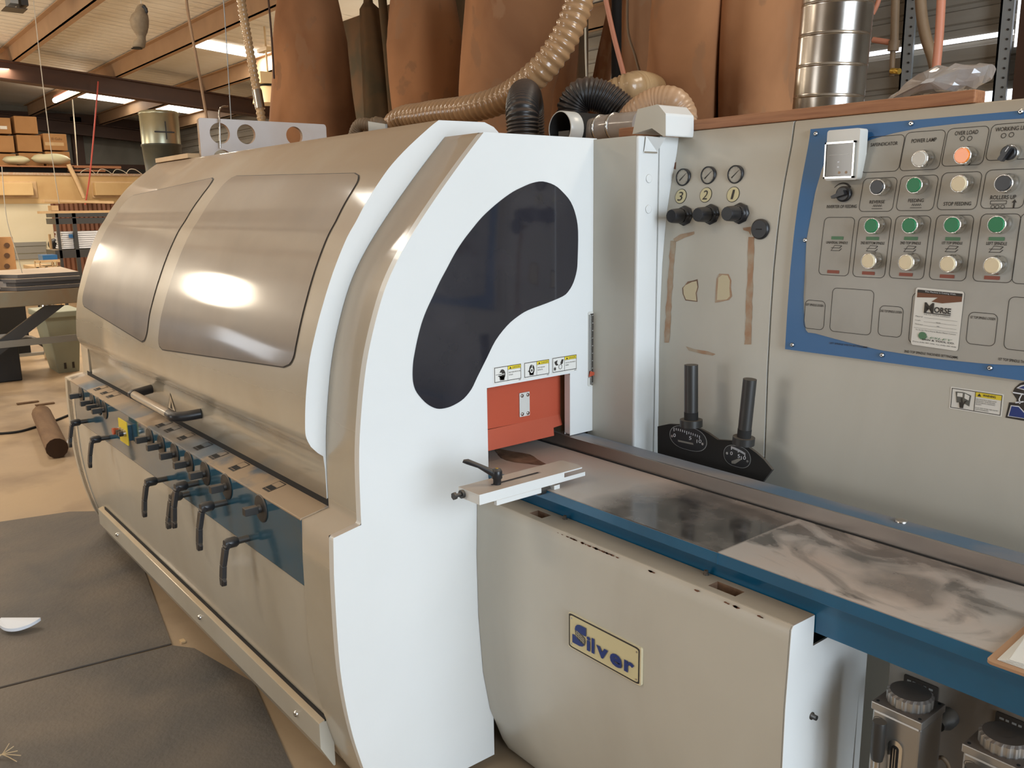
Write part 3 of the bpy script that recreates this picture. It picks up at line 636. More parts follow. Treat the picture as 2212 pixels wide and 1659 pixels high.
# white hold-down bracket at the opening
GB=T('side_pressure_bracket','small white slotted bracket with a black lever at the table entrance','bracket')
pl=[(.166,-.215),(.245,-.213),(.245,.105),(.225,.112),(.166,.108)]
z0,z1=.876,.900
b=mb('white'); b.prism(pl,'z',z1-.003,z1)
b.prism([(-.213,z0),(.115,z0),(.115,z0+.010),(.045,z0+.010),(.045,z1-.003),(-.213,z1-.003)],'x',.242,.245)
b.prism([(.166,-.215),(.2415,-.213),(.2415,-.210),(.166,-.212)],'z',z0,z1-.003); b.box((.166,-.215,z0),(.169,.108,z1-.003))
gb=b.build('plate',GB,bevel=.001)
b=mb('darkm').prism(rrect(-.5,-.06,.5,.06,.05),'z',0,.001); 
b=mb('steel'); pc=on(1110,1035,z=.9005); pe=on(1155,1023,z=.9005)
fill_poly(b,[(pc.x-.006+.0,-.155),(pc.x+.004,-.155),(pc.x+.004,-.0),(pc.x-.006,-.0)],lambda a,c,h=0:Vector((a,c,.9006))); b.mat('darkm'); fill_poly(b,[(pc.x-.004,-.150),(pc.x+.002,-.150),(pc.x+.002,-.006),(pc.x-.004,-.006)],lambda a,c,h=0:Vector((a,c,.9009))); b.build('slot',gb)
b=mb('white').box((.236,-.165,.864),(.246,-.03,.876)); b.box((.21,.012,.845),(.245,.030,.872)); b.build('under_strip',GB)
b=mb('gunmetal').lathe((.222,0,.860),[(.011,-.02),(.011,.012)],16,'y'); b.mat('darkm').lathe((.222,0,.860),[(.005,-.0205),(.005,-.02)],8,'y'); b.build('cap_screw',GB)
b=mb('gunmetal').lathe((.185,0,.888),[(.009,-.243),(.009,-.236)],6,'y').cyl((.185,-.24,.888),(.185,-.21,.888),.0045,n=10).lathe((.185,0,.888),[(.010,-.222),(.010,-.215)],14,'y'); b.build('adjusting_screw',GB)
L0=on(1074,1045,z=.901); L0.z=.901
b=mb('black').lathe(L0,[(.0095,-.001),(.0095,.012),(.0125,.014),(.0125,.03),(.0095,.036),(.004,.0375)],20); b.mat('brass').lathe(L0,[(.004,.0375),(.004,.0385)],8); b.mat('black')
tip=on(1000,996,x=L0.x-.05)
d0=Vector((L0.x-.004,L0.y-.004,L0.z+.024)); d1=tip
pts=[d0,d0.lerp(d1,.5)+Vector((0,0,.004)),d0.lerp(d1,.86)+Vector((0,0,.003)),d1]
w=[.010,.0075,.009,.004]; h_=[.009,.0055,.0065,.004]
rr=[]
dd=(d1-d0).normalized(); sd=dd.cross(Vector((0,0,1))).normalized(); up=sd.cross(dd)
for q,a_,c_ in zip(pts,w,h_): rr.append([q+sd*a_*math.cos(t)+up*c_*math.sin(t) for t in [i*math.pi/6 for i in range(12)]])
b.rings(rr); b.build('clamp_lever',GB)
# ================================================================== front cover with name plate
FC=T('front_cover','curved cream sheet cover under the infeed table with a Silver name plate','cover')
SPf=[(-.041,.759),(-.046,.631),(-.045,.459),(-.034,.291),(-.013,.171),(.006,.12),(.029,.06),(.05,.021)]
fr=[(-.034,.792)]+[(-.040,.784)]+SPf
XS=.935
prof_=fr+[(.20,.021),(.217,.60),(.217,.728),(.034,.729),(.034,.791)]
b=mb('cab'); n=len(fr)
# front skin, top with two hand holes, back lip, white end plate
ringF=[Vector((.0015,p[0],p[1])) for p in fr]; ringG=[Vector((XS,p[0],p[1])) for p in fr]
b.add(ringF+ringG,[(i,n+i,n+i+1,i+1) for i in range(n-1)],True)
ringF2=[Vector((.0015,p[0]+.003,p[1])) for p in fr]; ringG2=[Vector((XS,p[0]+.003,p[1])) for p in fr]
b.add(ringF2+ringG2,[(i,i+1,n+i+1,n+i) for i in range(n-1)],True)
zt=.7915; ya,yb=-.034,.034
h1a,h1b=on(1128,1111,z=zt).x+.004,on(1188,1115,z=zt).x-.002
h2a,h2b=on(1522,1268,z=zt).x,on(1606,1280,z=zt).x
xs=[.0015,h1a,h1b,h2a,h2b,XS]; yh0,yh1=-.014,.016
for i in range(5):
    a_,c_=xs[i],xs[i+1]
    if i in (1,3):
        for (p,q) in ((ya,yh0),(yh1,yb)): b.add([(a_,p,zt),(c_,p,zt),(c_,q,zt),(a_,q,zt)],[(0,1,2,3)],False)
        b.mat('stain_shade')  # hole sides and floor coloured dark in place of shade
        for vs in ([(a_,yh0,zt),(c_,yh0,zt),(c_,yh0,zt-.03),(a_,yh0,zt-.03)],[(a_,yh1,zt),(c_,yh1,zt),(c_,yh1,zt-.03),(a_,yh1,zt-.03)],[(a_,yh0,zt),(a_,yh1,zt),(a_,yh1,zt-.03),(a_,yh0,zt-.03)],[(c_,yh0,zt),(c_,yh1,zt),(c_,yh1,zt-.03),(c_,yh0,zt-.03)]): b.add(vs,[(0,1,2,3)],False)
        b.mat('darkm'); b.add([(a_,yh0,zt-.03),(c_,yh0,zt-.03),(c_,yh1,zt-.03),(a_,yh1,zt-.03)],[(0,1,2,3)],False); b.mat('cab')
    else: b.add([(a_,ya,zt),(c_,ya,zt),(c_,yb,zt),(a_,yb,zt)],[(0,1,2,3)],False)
b.add([(.0015,yb,zt),(XS,yb,zt),(XS,yb,.60),(.0015,yb,.60)],[(0,1,2,3)],False)
# chipped paint along the front edge
b.mat('rust'); random.seed(3)
for k in range(46):
    t=random.random(); u=1205+ (1340-1205)*t**1.0 if k<34 else random.choice([1405,1505,1570,1590,1640])+random.random()*10
    base=on(u,1147+.4073*(u-1212),y=-.036); x=base.x; s=random.uniform(.0015,.0045)
    poly=[(x+s*1.7*math.cos(a)*random.uniform(.6,1.2),s*.8*math.sin(a)*random.uniform(.5,1.1)) for a in [i*math.pi/4 for i in range(8)]]
    b.add([(px,-.0395-.001,.7865+pz*.9) for px,pz in poly],[list(range(8))],False)
b.build('cover_sheet',FC)
b=mb('white').prism(prof_,'x',XS-.003,XS+.001); b.build('end_plate',FC,bevel=.001)
b=mb('white').box((XS-.35,.218,.10),(XS+.0,.240,.70)); b.build('rear_plate',FC)
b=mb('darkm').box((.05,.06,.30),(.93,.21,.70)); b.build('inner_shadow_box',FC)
for u,v in ((1217,1119),(1519,1240)):
    p=on(u,v,z=zt+.004); mb('gunmetal').lathe((p.x,.024,zt),[(.006,0),(.006,.002),(.0045,.002),(.0045,.009),(.003,.009),(.002,.006)],12).build('socket_screw',FC)
p=on(1755,1547,x=XS+.003); mb('gunmetal').lathe((0,p.y,p.z),[(.0075,XS+.001),(.0075,XS+.003),(.005,XS+.003),(.005,XS+.012),(.002,XS+.010)],12,'x').build('socket_screw',FC)
# name plate
npc=[on(u,v,y=-.0462) for u,v in ((1232,1323),(1390,1397),(1387,1475),(1232,1400))]
x0=(npc[0].x+npc[3].x)/2; x1=(npc[1].x+npc[2].x)/2; z1=(npc[0].z+npc[1].z)/2; z0=(npc[2].z+npc[3].z)/2
yp=-.0485
def P3(e): return lambda a,c,h=0: Vector((x0+(x1-x0)*a,yp-e-h,z0+(z1-z0)*c))
NP=mb('gold').prism(rrect(x0,z0,x1,z1,.004),'y',yp-.003,-.0440); 
NPb=NP.build('name_plate',FC)
b=mb('ink'); o_=rrect(0,0,1,1,.05); 
ring_poly(b,rrect(.004,.02,.982,.985,.05),rrect(.022,.06,.965,.94,.045),P3(.0033)); b.mat('ivory'); fill_poly(b,rrect(.022,.06,.965,.94,.045),P3(.0034)); b.build('plate_face',NPb)
b=mb('navy')
def letter(txt,a0,a1,c0,c1):
    vs,fs,_=text_mesh(txt,0,.035,0)
    for e,m,dx in ((.0036,'gold',.006),(.0052,'navy',0)):
        b.mat(m); f=P3(e); b.add([f(a0+(a1-a0)*x+dx,c0+(c1-c0)*y) for x,y,_ in vs],fs,False)
letter('i',.275,.325,.20,.60); letter('l',.345,.385,.20,.62); letter('v',.41,.575,.20,.50); letter('e',.60,.76,.18,.52); letter('r',.79,.92,.20,.51)
def shape(poly,m,e): b.mat(m); fill_poly(b,poly,P3(e))
top=[(.10,.60),(.11,.70),(.135,.77),(.17,.80),(.265,.80),(.265,.56),(.235,.56)]
bot=[(.065,.20),(.17,.20),(.215,.23),(.24,.30),(.19,.33),(.10,.44),(.065,.44)]
ball=[(.10,.58),(.11,.66),(.13,.66),(.245,.50),(.255,.40),(.24,.28),(.20,.30),(.11,.45)]
shape([(p[0]*1.0+.008,p[1]) for p in top],'gold',.0036); shape([(p[0]+.008,p[1]) for p in bot],'gold',.0036)
shape(ball,'logogrey',.0045); shape(top,'navy',.0052); shape(bot,'navy',.0052)
b.mat('gold')
for k in range(4):
    a_=.125+.03*k; f=P3(.0049); fill_poly(b,[(a_,.62-.05*k),(a_+.004,.62-.05*k),(a_+.010,.42-.03*k),(a_+.006,.42-.03*k)],f)
for k in range(3):
    f=P3(.0049); fill_poly(b,[(.115,.60-.07*k),(.115,.61-.07*k),(.24,.46-.05*k),(.24,.45-.05*k)],f)
b.build('raised_lettering',NPb)
for a_,c_ in ((.045,.13),(.045,.86),(.945,.13),(.945,.86)):
    p=P3(.0034)(a_,c_); mb('steel').lathe((p.x,0,p.z),[(.0022,p.y),(.0022,p.y-.001)],10,'y').build('rivet',NPb)
#PART3
# ================================================================== control cabinet
CB=T('control_cabinet','cream electrical cabinet behind the table with gauges and a grey push button panel','cabinet')
XW=1.75
cp=[(p[1],p[0]) for p in CP]
pr=[(.477,.06)]+cp+[(.54,1.7215),(.95,1.7215),(.95,.06)]
def spr(xa,xb,k,name,**kw):
    b=mb(k); n=len(pr); A=[Vector((xa,p[0],p[1])) for p in pr]; B_=[Vector((xb,p[0],p[1])) for p in pr]
    m=len(cp)+2
    b.add(A+B_,[(i,n+i,n+i+1,i+1) for i in range(m-1)],True); b.add(A+B_,[(i,n+i,n+(i+1)%n,(i+1)%n) for i in range(m-1,n)],False)
    b.mat('white' if xa<.3 else k); b.add(A,[list(range(n))],False); b.mat('white'); b.add(B_,[list(range(n))[::-1]],False)  # end caps in the lighter daylit tone of the cabinet paint
    return b.build(name,CB,**kw)
gp=spr(.165,.511,'cab','gauge_panel'); mp=spr(.516,XW,'cab','main_panel')
b=mb('darkm').box((.511,.54,.06),(.516,.9,1.69)); b.build('panel_gap',CB)
b=mb('white').box((-.02,.4595,.06),(.1645,.60,1.7075)); b.build('post_return',CB)
b=mb('white'); b.mat('white').box((-.02,.379,.60),(.1645,.458,1.7075)); b.mat('cab').add([(-.02,.3786,.60),(.155,.3786,.60),(.155,.3786,1.7075),(-.02,.3786,1.7075)],[(0,1,2,3)],False); b.build('guard_post',CB,bevel=.006,seg=3)  # lit and shaded sides put into the colour: white box, darker front sheet
for z in (1.515,1.60):
    b=mb('white').lathe((0,.418,z if z>1.55 else 1.522),[(.011,.1655),(.011,.1668),(.0095,.1672)],20,'x'); b.build('blind_plug',CB)
# crash cap on top of the post
def pxz(u,v,y): p=on(u,v,y=y); return (p.x,p.z)
Y0=.425
pb=[pxz(u,v,Y0) for u,v in ((1366,290),(1377,236),(1421,225),(1438,246),(1438,294),(1432,294),(1408,277))]
b=mb('cab').prism(pb[::-1],'y',Y0,Y0+.11,side='white'); b.build('cap_hood',CB,bevel=.004)
b=mb('white'); q=[on(1403,276,y=Y0+.01),on(1428,290,y=Y0+.01),on(1420,326,y=Y0-.002),on(1391,326,y=Y0-.002)]
q=[Vector((max(p.x,.167),p.y,p.z)) for p in q]
b.add([Vector((.170,.40,1.706)),Vector((.200,.44,1.700)),Vector((.168,.445,1.668)),Vector((.168,.395,1.668))],[(0,1,2,3)],False); b.mat('chrome').box((.1655,.395,1.664),(.169,.445,1.668)); b.build('cap_flap',CB)
# gauges, numbers, regulators
YG=lambda z,o=0: cy_(z)-o
def disc(b,x,z,r0,r1,o0,o1,n=32):
    y=cy_(z); b.lathe((x,0,z),[(r0,y-o0),(r1,y-o1)],n,'y')
for x,z,nm in ((.205,1.603,'3'),(.287,1.605,'2'),(.371,1.604,'1')):
    y=cy_(z); b=mb('black').lathe((x,0,z),[(.0225,y+.002),(.0225,y-.007),(.0195,y-.008),(.0195,y-.004)],36,'y'); b.mat('glass').lathe((x,0,z),[(.0193,y-.0055),(.0193,y-.006)],32,'y')
    b.mat('ink'); a=math.radians(40); d=Vector((math.cos(a),0,math.sin(a))); s=Vector((-d.z,0,d.x))*.0011; c=Vector((x,y-.0066,z)); b.add([c-d*.013-s*1.5,c-d*.013+s*1.5,c+d*.015+s*.4,c+d*.015-s*.4],[(0,1,2,3)],False)
    for k in range(11):
        a=math.radians(-45+27*k); b.add([c+Vector((math.cos(a+e),0,math.sin(a+e)))*r for e,r in ((-.02,.0165),(.02,.0165),(.02,.0183),(-.02,.0183))],[(0,1,2,3)],False)
    b.build('pressure_gauge',gp)
for (u,v),nm in zip(((1471,424),(1525,421),(1584,420)),'321'):
    p=oncab(u,v); x,z=p.x,p.z; yy=lambda c,e: cy_(c)-e
    b=mb('ink'); sh=lambda r,rz:[(x+r*math.cos(a),z+rz*math.sin(a)) for a in [i*math.pi/16 for i in range(32)]]
    fill_poly(b,sh(.0192,.0192),lambda a,c,h=0:Vector((a,yy(c,.0008),c))); b.mat('ivory'); fill_poly(b,sh(.0178,.0178),lambda a,c,h=0:Vector((a,yy(c,.0014),c))); b.mat('ink')
    hw_=.0075 if nm!='1' else .0033; put_text(b,nm,lambda a,c,h=0:Vector((x-hw_+2*hw_*a+(c-.5)*.003,yy(z-.0115+.023*c,.002),z-.0115+.023*c)),0,0,1,1); b.build('number_sticker',gp,label='round cream sticker numbered '+nm)
for u,v in ((1483,466),(1541,463),(1606,461)) if False else ((1480,466),(1537,463),(1600,461)):
    p=oncab(u,v); x,z=p.x,p.z; y=cy_(z)
    b=mb('black').lathe((x,0,z),[(.026,y+.001),(.026,y-.007),(.021,y-.008),(.021,y-.02)],8,'y')
    pf=[]
    for h,r in ((-.02,.018),(-.024,.0185),(-.052,.0170),(-.056,.0155)):
        pf.append([Vector((x+(r+(.0009 if k%2 else 0))*math.sin(2*math.pi*k/40),y+h,z+(r+(.0009 if k%2 else 0))*math.cos(2*math.pi*k/40))) for k in range(40)])
    b.rings(pf); b.build('regulator_knob',gp)
p=oncab(1644,495); mb('black').lathe((p.x,0,p.z),[(.0245,p.y),(.0245,p.y-.006),(.021,p.y-.009)],32,'y').mat('darkm').box((p.x-.008,p.y-.0105,p.z-.0012),(p.x+.008,p.y-.009,p.z+.0012)).build('hole_plug',gp)
# remains of a removed label: adhesive frame and two torn spots
def cabpoly(b,pts,e=.0006,sub=True):
    P=[oncab(u,v) for u,v in pts]; b.add([Vector((p.x,cy_(p.z)-e,p.z)) for p in P],[list(range(len(P)))],False)
def strip(b,c,w,e=.0006,jit=1.2):
    n=len(c); L=[];R_=[]
    for i,(u,v) in enumerate(c):
        j=lambda: random.uniform(-jit,jit)
        L.append((u-w/2+j(),v)) ; R_.append((u+w/2+j(),v))
    P=[oncab(*q) for q in L+R_]; b.add([Vector((p.x,cy_(p.z)-e,p.z)) for p in P],[(i,n+i,n+i+1,i+1) for i in range(n-1)],False)
random.seed(5)
b=mb('bare'); strip(b,[(1454-14*i/20+4*max(0,i-15)/5*0,520+11*i) for i in range(21)],11); strip(b,[(1624-1*i/8-6*i/20,512+11.6*i) for i in range(21)],13)
cabpoly(b,[(1455,516),(1470,506),(1500,500),(1500,506),(1478,514),(1458,524)]); cabpoly(b,[(1482,748),(1500,754),(1530,759),(1546,765),(1540,768),(1515,764),(1488,757)])
cabpoly(b,[(1605,492),(1622,490),(1622,508),(1617,500),(1606,497)])
b.build('adhesive_residue',gp)
b=mb('stain_shade'); cabpoly(b,[(1479,617),(1486,608),(1497,606),(1507,603),(1509,620),(1505,633),(1507,652),(1481,649),(1475,635),(1474,622)],.0005); b.mat('oldpaint'); cabpoly(b,[(1481,616),(1495,609),(1505,607),(1507,620),(1503,633),(1505,650),(1482,647),(1477,635),(1476,622)]); b.build('torn_patch',gp); b=mb('bare'); cabpoly(b,[(1548,602),(1554,591),(1574,592),(1580,606),(1579,622),(1582,640),(1575,648),(1556,652),(1545,654),(1546,630)],.0005); b.mat('oldpaint'); cabpoly(b,[(1552,600),(1560,594),(1572,595),(1577,606),(1576,622),(1577,640),(1570,647),(1556,648),(1549,648),(1550,630)]); b.build('torn_patch',gp)
b=mb('rust'); cabpoly(b,[(1466,350),(1474,330),(1471,300),(1476,296),(1474,340),(1470,362),(1466,380)] if False else [(1456,352),(1461,350),(1460,366),(1454,364)]); b.build('rust_spot',gp)
# black setting plate with two spring handles
Yd=.405
dp=[(1421,1010),(1421,921),(1445,916),(1470,917),(1499,922),(1515,928),(1530,936),(1550,950),(1565,951),(1579,952),(1597,956),(1612,963),(1633,978),(1650,993),(1668,1015),(1645,1045),(1560,1080),(1421,1040)]
poly=[(on(u,v,y=Yd).x,on(u,v,y=Yd).z) for u,v in dp][::-1]
poly=[(max(a,.172),c) for a,c in poly]
SP=mb('gunmetal').prism(poly,'y',Yd,Yd+.008).mat('darkm').prism([(a*.998,c) for a,c in poly],'y',Yd-.0004,Yd)
sp=SP.build('setting_plate',CB)
def dial(cx,cy,w,h,t0,t5,t10,nums,ptr):
    c=on(cx,cy,y=Yd-.001); b=mb('gpipe'); k=(on(cx+10,cy,y=Yd-.001).x-c.x)/10; kz=(c.z-on(cx,cy+10,y=Yd-.001).z)/10; sl=on(cx+10,cy,y=Yd-.001)
    # local frame: u to the right along x, v up
    def f(a,d,e=.0016): p=on(a,d,y=Yd-e); return p
    rw,rh=w*k/2,h*kz/2*.92
    sh=lambda s:[(c.x+s*rw*(abs(math.cos(a))**.7)*(1 if math.cos(a)>0 else -1),c.z+s*rh*math.sin(a)) for a in [i*math.pi/18 for i in range(36)]]
    fill_poly(b,sh(1.0),lambda a,d,h=0:Vector((a,Yd-.001,d))); b.mat('black'); fill_poly(b,sh(.965),lambda a,d,h=0:Vector((a,Yd-.0014,d))); b.mat('foam')
    for i in range(13):
        t=i/12; u=t0[0]+(t10[0]-t0[0])*t; v=t0[1]+(t10[1]-t0[1])*t**1.25; L=7.5 if i in (0,6,12) else 5
        b.add([f(u-.7,v),f(u+.7,v),f(u+.7,v+L),f(u-.7,v+L)],[(0,1,2,3)],False)
    for (u,v),s in zip(nums,('0','5','10')):
        wv=2.6*len(s); put_text(b,s,lambda a,d,h=0:f(u-wv+2*wv*a+0,v+8-7.5*d,.0022),0,0,1,1)
    b.mat('flat'); b.add([f(*q) for q in ptr],[list(range(len(ptr)))],False)
    b.build('dial',sp)
dial(1486,947,82,55,(1456,924),None,(1511,941),((1457,936),(1491,942),(1510,949)),[(1464,950),(1497,957),(1498,961),(1465,954)])
dial(1592,986,60,50,(1580,964),None,(1609,978),((1580,975),(1596,981),(1606,985)),[(1580,996),(1596,990),(1603,992),(1588,1002),(1580,1001)])
for u,v in ((1452,942),(1518,959),(1571,979),(1615,997)):
    p=on(u,v,y=Yd-.002); mb('chrome').lathe((p.x,0,p.z),[(.0035,Yd-.001),(.0035,Yd-.003)],12,'y').build('screw',sp)
for (ut,vt),(ub,vb),w in (((1493,788),(1493,906),14.5),((1620,819),(1607,944),15)):
    t_=on(ut,vt,y=Yd-.018); q=on(ub,vb,y=Yd-.018); k=(on(ub+w,vb,y=Yd-.018)-q).length*.80
    b=mb('gunmetal').cyl(q+(t_-q)*-.05,t_,k,k,28)
    b.mat('darkm').cyl(q,q+(t_-q)*.14,k*1.03,k*1.03,28)
    ax=(q-t_).normalized(); b.mat('gunmetal').cyl(q,q+ax*.018,k*1.65,k*1.65,32); b.build('spring_handle',sp)
# -------------------------------------------------- push button panel
c0,c1=oncab(1754,282),oncab(1705,754)
PX0=(c0.x+c1.x)/2-.002; PZ1=1.698; PZ0=1.192
def S_(x,z,e): return Vector((x,cy_(z)-e,z))
def patchgrid(b,xa,xb,za,zb,e,n=24):
    vs=[]; 
    for i in range(n+1):
        z=za+(zb-za)*i/n; vs+=[S_(xa,z,e),S_(xb,z,e)]
    b.add(vs,[(2*i,2*i+1,2*i+3,2*i+2) for i in range(n)],True)
b=mb('panelblue'); patchgrid(b,PX0,XW-.02,PZ0,PZ1,.009); b.mat('white'); 
vs=[]
for i in range(25):
    z=PZ0+(PZ1-PZ0)*i/24; vs+=[S_(PX0,z,-.004),S_(PX0,z,.009)]
b.add(vs,[(2*i,2*i+1,2*i+3,2*i+2) for i in range(24)],False)
b.add([S_(PX0,PZ0,-.004),S_(XW-.02,PZ0,-.004),S_(XW-.02,PZ0,.009),S_(PX0,PZ0,.009)],[(0,1,2,3)],False); b.add([S_(PX0,PZ1,-.004),S_(XW-.02,PZ1,-.004),S_(XW-.02,PZ1,.009),S_(PX0,PZ1,.009)],[(0,1,2,3)],False)
CPN=b.build('control_panel',CB)
# grey field with its curved outline, cut in rows
lb=[(1838,322),(1812,322),(1797,326),(1783,345),(1770,380),(1760,420),(1750,470),(1742,520),(1738,570),(1736,620),(1736,660),(1738,700),(1742,718),(1760,720)]
E_=.0105
def pc(u,v,e=E_): p=oncab(u,v,e); return p
left=[pc(*q) for q in lb]
topc=[(1838,322),(1880,302),(1930,288),(1990,276),(2060,268),(2130,261),(2212,256),(2300,252)]
botc=[(1760,720),(1800,731),(1850,744),(1900,756),(1950,764),(2000,772),(2060,779),(2130,786),(2212,790),(2300,795)]
tp=[pc(*q) for q in topc]; bt=[pc(*q) for q in botc]
tp.append(Vector((XW-.03,0,tp[-1].z+.004))); bt.append(Vector((XW-.03,0,bt[-1].z-.004)))
def interp(L,key,val,out):
    L=sorted(L,key=lambda p:getattr(p,key))
    if val<=getattr(L[0],key): return getattr(L[0],out)
    for a,c in zip(L,L[1:]):
        if val<=getattr(c,key):
            d=getattr(c,key)-getattr(a,key); t=0 if d<1e-9 else (val-getattr(a,key))/d; return getattr(a,out)+(getattr(c,out)-getattr(a,out))*t
    return getattr(L[-1],out)
b=mb('panelgrey')
xs=[]
xL=min(p.x for p in left); x=xL
while x<XW-.03: xs.append(x); x+=.006 if x<.72 else .02
xs.append(XW-.031)
lt_=[p for p in left if p.x<=left[0].x+1e-6]
itop=min(range(len(left)),key=lambda i:left[i].x)
cols=[]
for x in xs:
    zt_=interp(left[:itop+1],'x',x,'z') if x<tp[0].x else interp(tp,'x',x,'z')
    zb_=interp(left[itop:],'x',x,'z') if x<bt[0].x else interp(bt,'x',x,'z')
    cols.append([S_(x,zb_+(zt_-zb_)*k/24,E_) for k in range(25)])
vs=[p for c in cols for p in c]
b.add(vs,[(i*25+j,(i+1)*25+j,(i+1)*25+j+1,i*25+j+1) for i in range(len(cols)-1) for j in range(24)],True)
b.build('grey_field',CPN)
# printing
b=mb('ink'); EP=.0112
def F_(e=EP): return lambda a,c,h=0: S_(a,c,e)
def boxl(u0,v0,u1,v1,r=.011,t=.0011):
    p,q=pc(u0,v0),pc(u1,v1); x0,x1=p.x,q.x; z0,z1=q.z,p.z
    o=rrect(x0,z0,x1,z1,r); i_=rrect(x0+t,z0+t,x1-t,z1-t,r-t); n=len(o)
    # subdivide long sides so that the line follows the curve of the sheet
    def sub(P):
        out=[]
        for k in range(len(P)):
            a,c=P[k],P[(k+1)%len(P)]; m=max(1,int(math.hypot(c[0]-a[0],c[1]-a[1])/.02))
            for j in range(m): out.append((a[0]+(c[0]-a[0])*j/m,a[1]+(c[1]-a[1])*j/m))
        return out
    oo,ii=[],[]
    for k in range(n):
        a,c=o[k],o[(k+1)%n]; a2,c2=i_[k],i_[(k+1)%n]; m=max(1,int(math.hypot(c[0]-a[0],c[1]-a[1])/.015))
        for j in range(m): t2=j/m; oo.append((a[0]+(c[0]-a[0])*t2,a[1]+(c[1]-a[1])*t2)); ii.append((a2[0]+(c2[0]-a2[0])*t2,a2[1]+(c2[1]-a2[1])*t2))
    ring_poly(b,oo,ii,F_())
for a in [(1874,296,1941,370),(1957.5,286,2028,366),(2048,278,2122.5,356),(2142.5,269,2228,343),
          (1866,385,1928,457),(1947,380,2016,455),(2036,373,2109,453),(2131,367,2210,450),
          (1781.6,469,1833,597),(1856,468,1911,601.5),(1936,466,1995,604.7),(2024,464,2086,608),(2120,461.7,2186,612),(2206,460,2290,618),
          (1740,647,1779.5,713.5),(1799,621,1881,725),(1901,659,1947,730),(1972,631,2062,752),(2093,673,2149,749),(2180,640,2280,766)]: boxl(*a)
def lab(txt,uc,vc,wpx,hpx,m='ink',bold=.012):
    b.mat(m); p=pc(uc,vc); k=(pc(uc+20,vc).x-p.x)/20; kz=(p.z-pc(uc,vc+20).z)/20
    put_text(b,txt,F_(),p.x-wpx*k/2,p.z-hpx*kz/2,p.x+wpx*k/2,p.z+hpx*kz/2,bold=bold)
for t_,u,v,w,h in [('SAFEINDICATOR',1910,311,58,7.5),('POWER LAMP',1996,303,54,8.5),('OVER LOAD',2088,286.5,50,9),('WORKING LIGHT',2192,277,84,9),
    ('INVERTER OF FEEDING',1818,446,65,7),('REVERSE',1895,436,33,7),('FEEDING',1979,433,34,7.5),('STOP FEEDING',2068,440,60,8),('ROLLERS UP',2167,426,56,9),
    ('UNIVERSAL SPINDLE',1808,524,47,5.5),('2ND BOTTOM SPINDLE',1885,525,52,6),('2ND TOP SPINDLE',1967,525,45,6),('1ST TOP SPINDLE',2057,525,45,6),('LEFT SPINDLE',2153,526,45,7),
    ('LEFT SPINDLE LOOSEN',1760,659,38,5),('2ND TOP SPINDLE LOOSEN',1925,673,47,5),('1ST TOP SPINDLE LOOSEN',2123,687,55,5.5),
    ('LEFT SPINDLE WIDTH SETTING(MM)',1832,746,84,5),('2ND TOP SPINDLE THICKNESS SETTING(MM)',2010,766,118,7),('1ST TOP SPINDLE THICKNESS SETTING(MM)',2216,783,124,8)]: lab(t_,u,v,w,h)
for u,v,up in ((1895,447,1),(1979,445,1)):
    p=pc(u,v); k=.0006
    for i in range(5): 
        for s in (0,1): x=p.x-.010+i*.004+s*.002; z=p.z; b.add([S_(x,z+(0 if s==0 else .005),EP),S_(x+.0007,z+(0 if s==0 else .005),EP),S_(x+.0027,z+(.005 if s==0 else 0),EP),S_(x+.002,z+(.005 if s==0 else 0),EP)],[(0,1,2,3)],False)
    b.add([S_(p.x-.012,p.z-.004,EP),S_(p.x+.012,p.z-.004,EP),S_(p.x+.012,p.z-.003,EP),S_(p.x-.012,p.z-.003,EP)],[(0,1,2,3)],False)
for u,v in ((2079,299),(2095,299),(2168,293),(2185,291)):
    p=pc(u,v); ring_poly(b,[(p.x+.005*math.cos(a),p.z+.005*math.sin(a)) for a in [i*math.pi/5 for i in range(10)]],[(p.x+.0038*math.cos(a),p.z+.0038*math.sin(a)) for a in [i*math.pi/5 for i in range(10)]],F_())
for u,v in ((1807,536),(1884,537),(1966,538),(2056,538),(2152,539)):
    p=pc(u,v); 
    for dz in (0,.006):
        b.add([S_(p.x-.013,p.z-.006+dz,EP),S_(p.x+.008,p.z-.006+dz,EP),S_(p.x+.013,p.z-.001+dz,EP),S_(p.x+.012,p.z+dz,EP),S_(p.x+.007,p.z-.005+dz,EP),S_(p.x-.013,p.z-.005+dz,EP)],[list(range(6))],False)
    b.add([S_(p.x-.013,p.z-.006,EP),S_(p.x-.012,p.z-.006,EP),S_(p.x-.004,p.z+.007,EP),S_(p.x-.005,p.z+.007,EP)],[(0,1,2,3)],False)
    b.add([S_(p.x-.005,p.z+.006,EP),S_(p.x+.012,p.z+.005,EP),S_(p.x+.012,p.z+.006,EP),S_(p.x-.005,p.z+.007,EP)],[(0,1,2,3)],False)
p=pc(2160,440); ring_poly(b,rrect(p.x-.018,p.z-.001,p.x+.012,p.z+.006,.001),rrect(p.x-.017,p.z,p.x+.011,p.z+.005,.0008),F_())
for dx in (-.012,-.004,.006): ring_poly(b,[(p.x+dx+.004*math.cos(a),p.z-.006+.004*math.sin(a)) for a in [i*math.pi/5 for i in range(10)]],[(p.x+dx+.003*math.cos(a),p.z-.006+.003*math.sin(a)) for a in [i*math.pi/5 for i in range(10)]],F_())
fill_poly(b,[(p.x+.024,p.z-.008),(p.x+.027,p.z-.008),(p.x+.027,p.z+.002),(p.x+.030,p.z+.002),(p.x+.0255,p.z+.008),(p.x+.021,p.z+.002),(p.x+.024,p.z+.002)],F_())
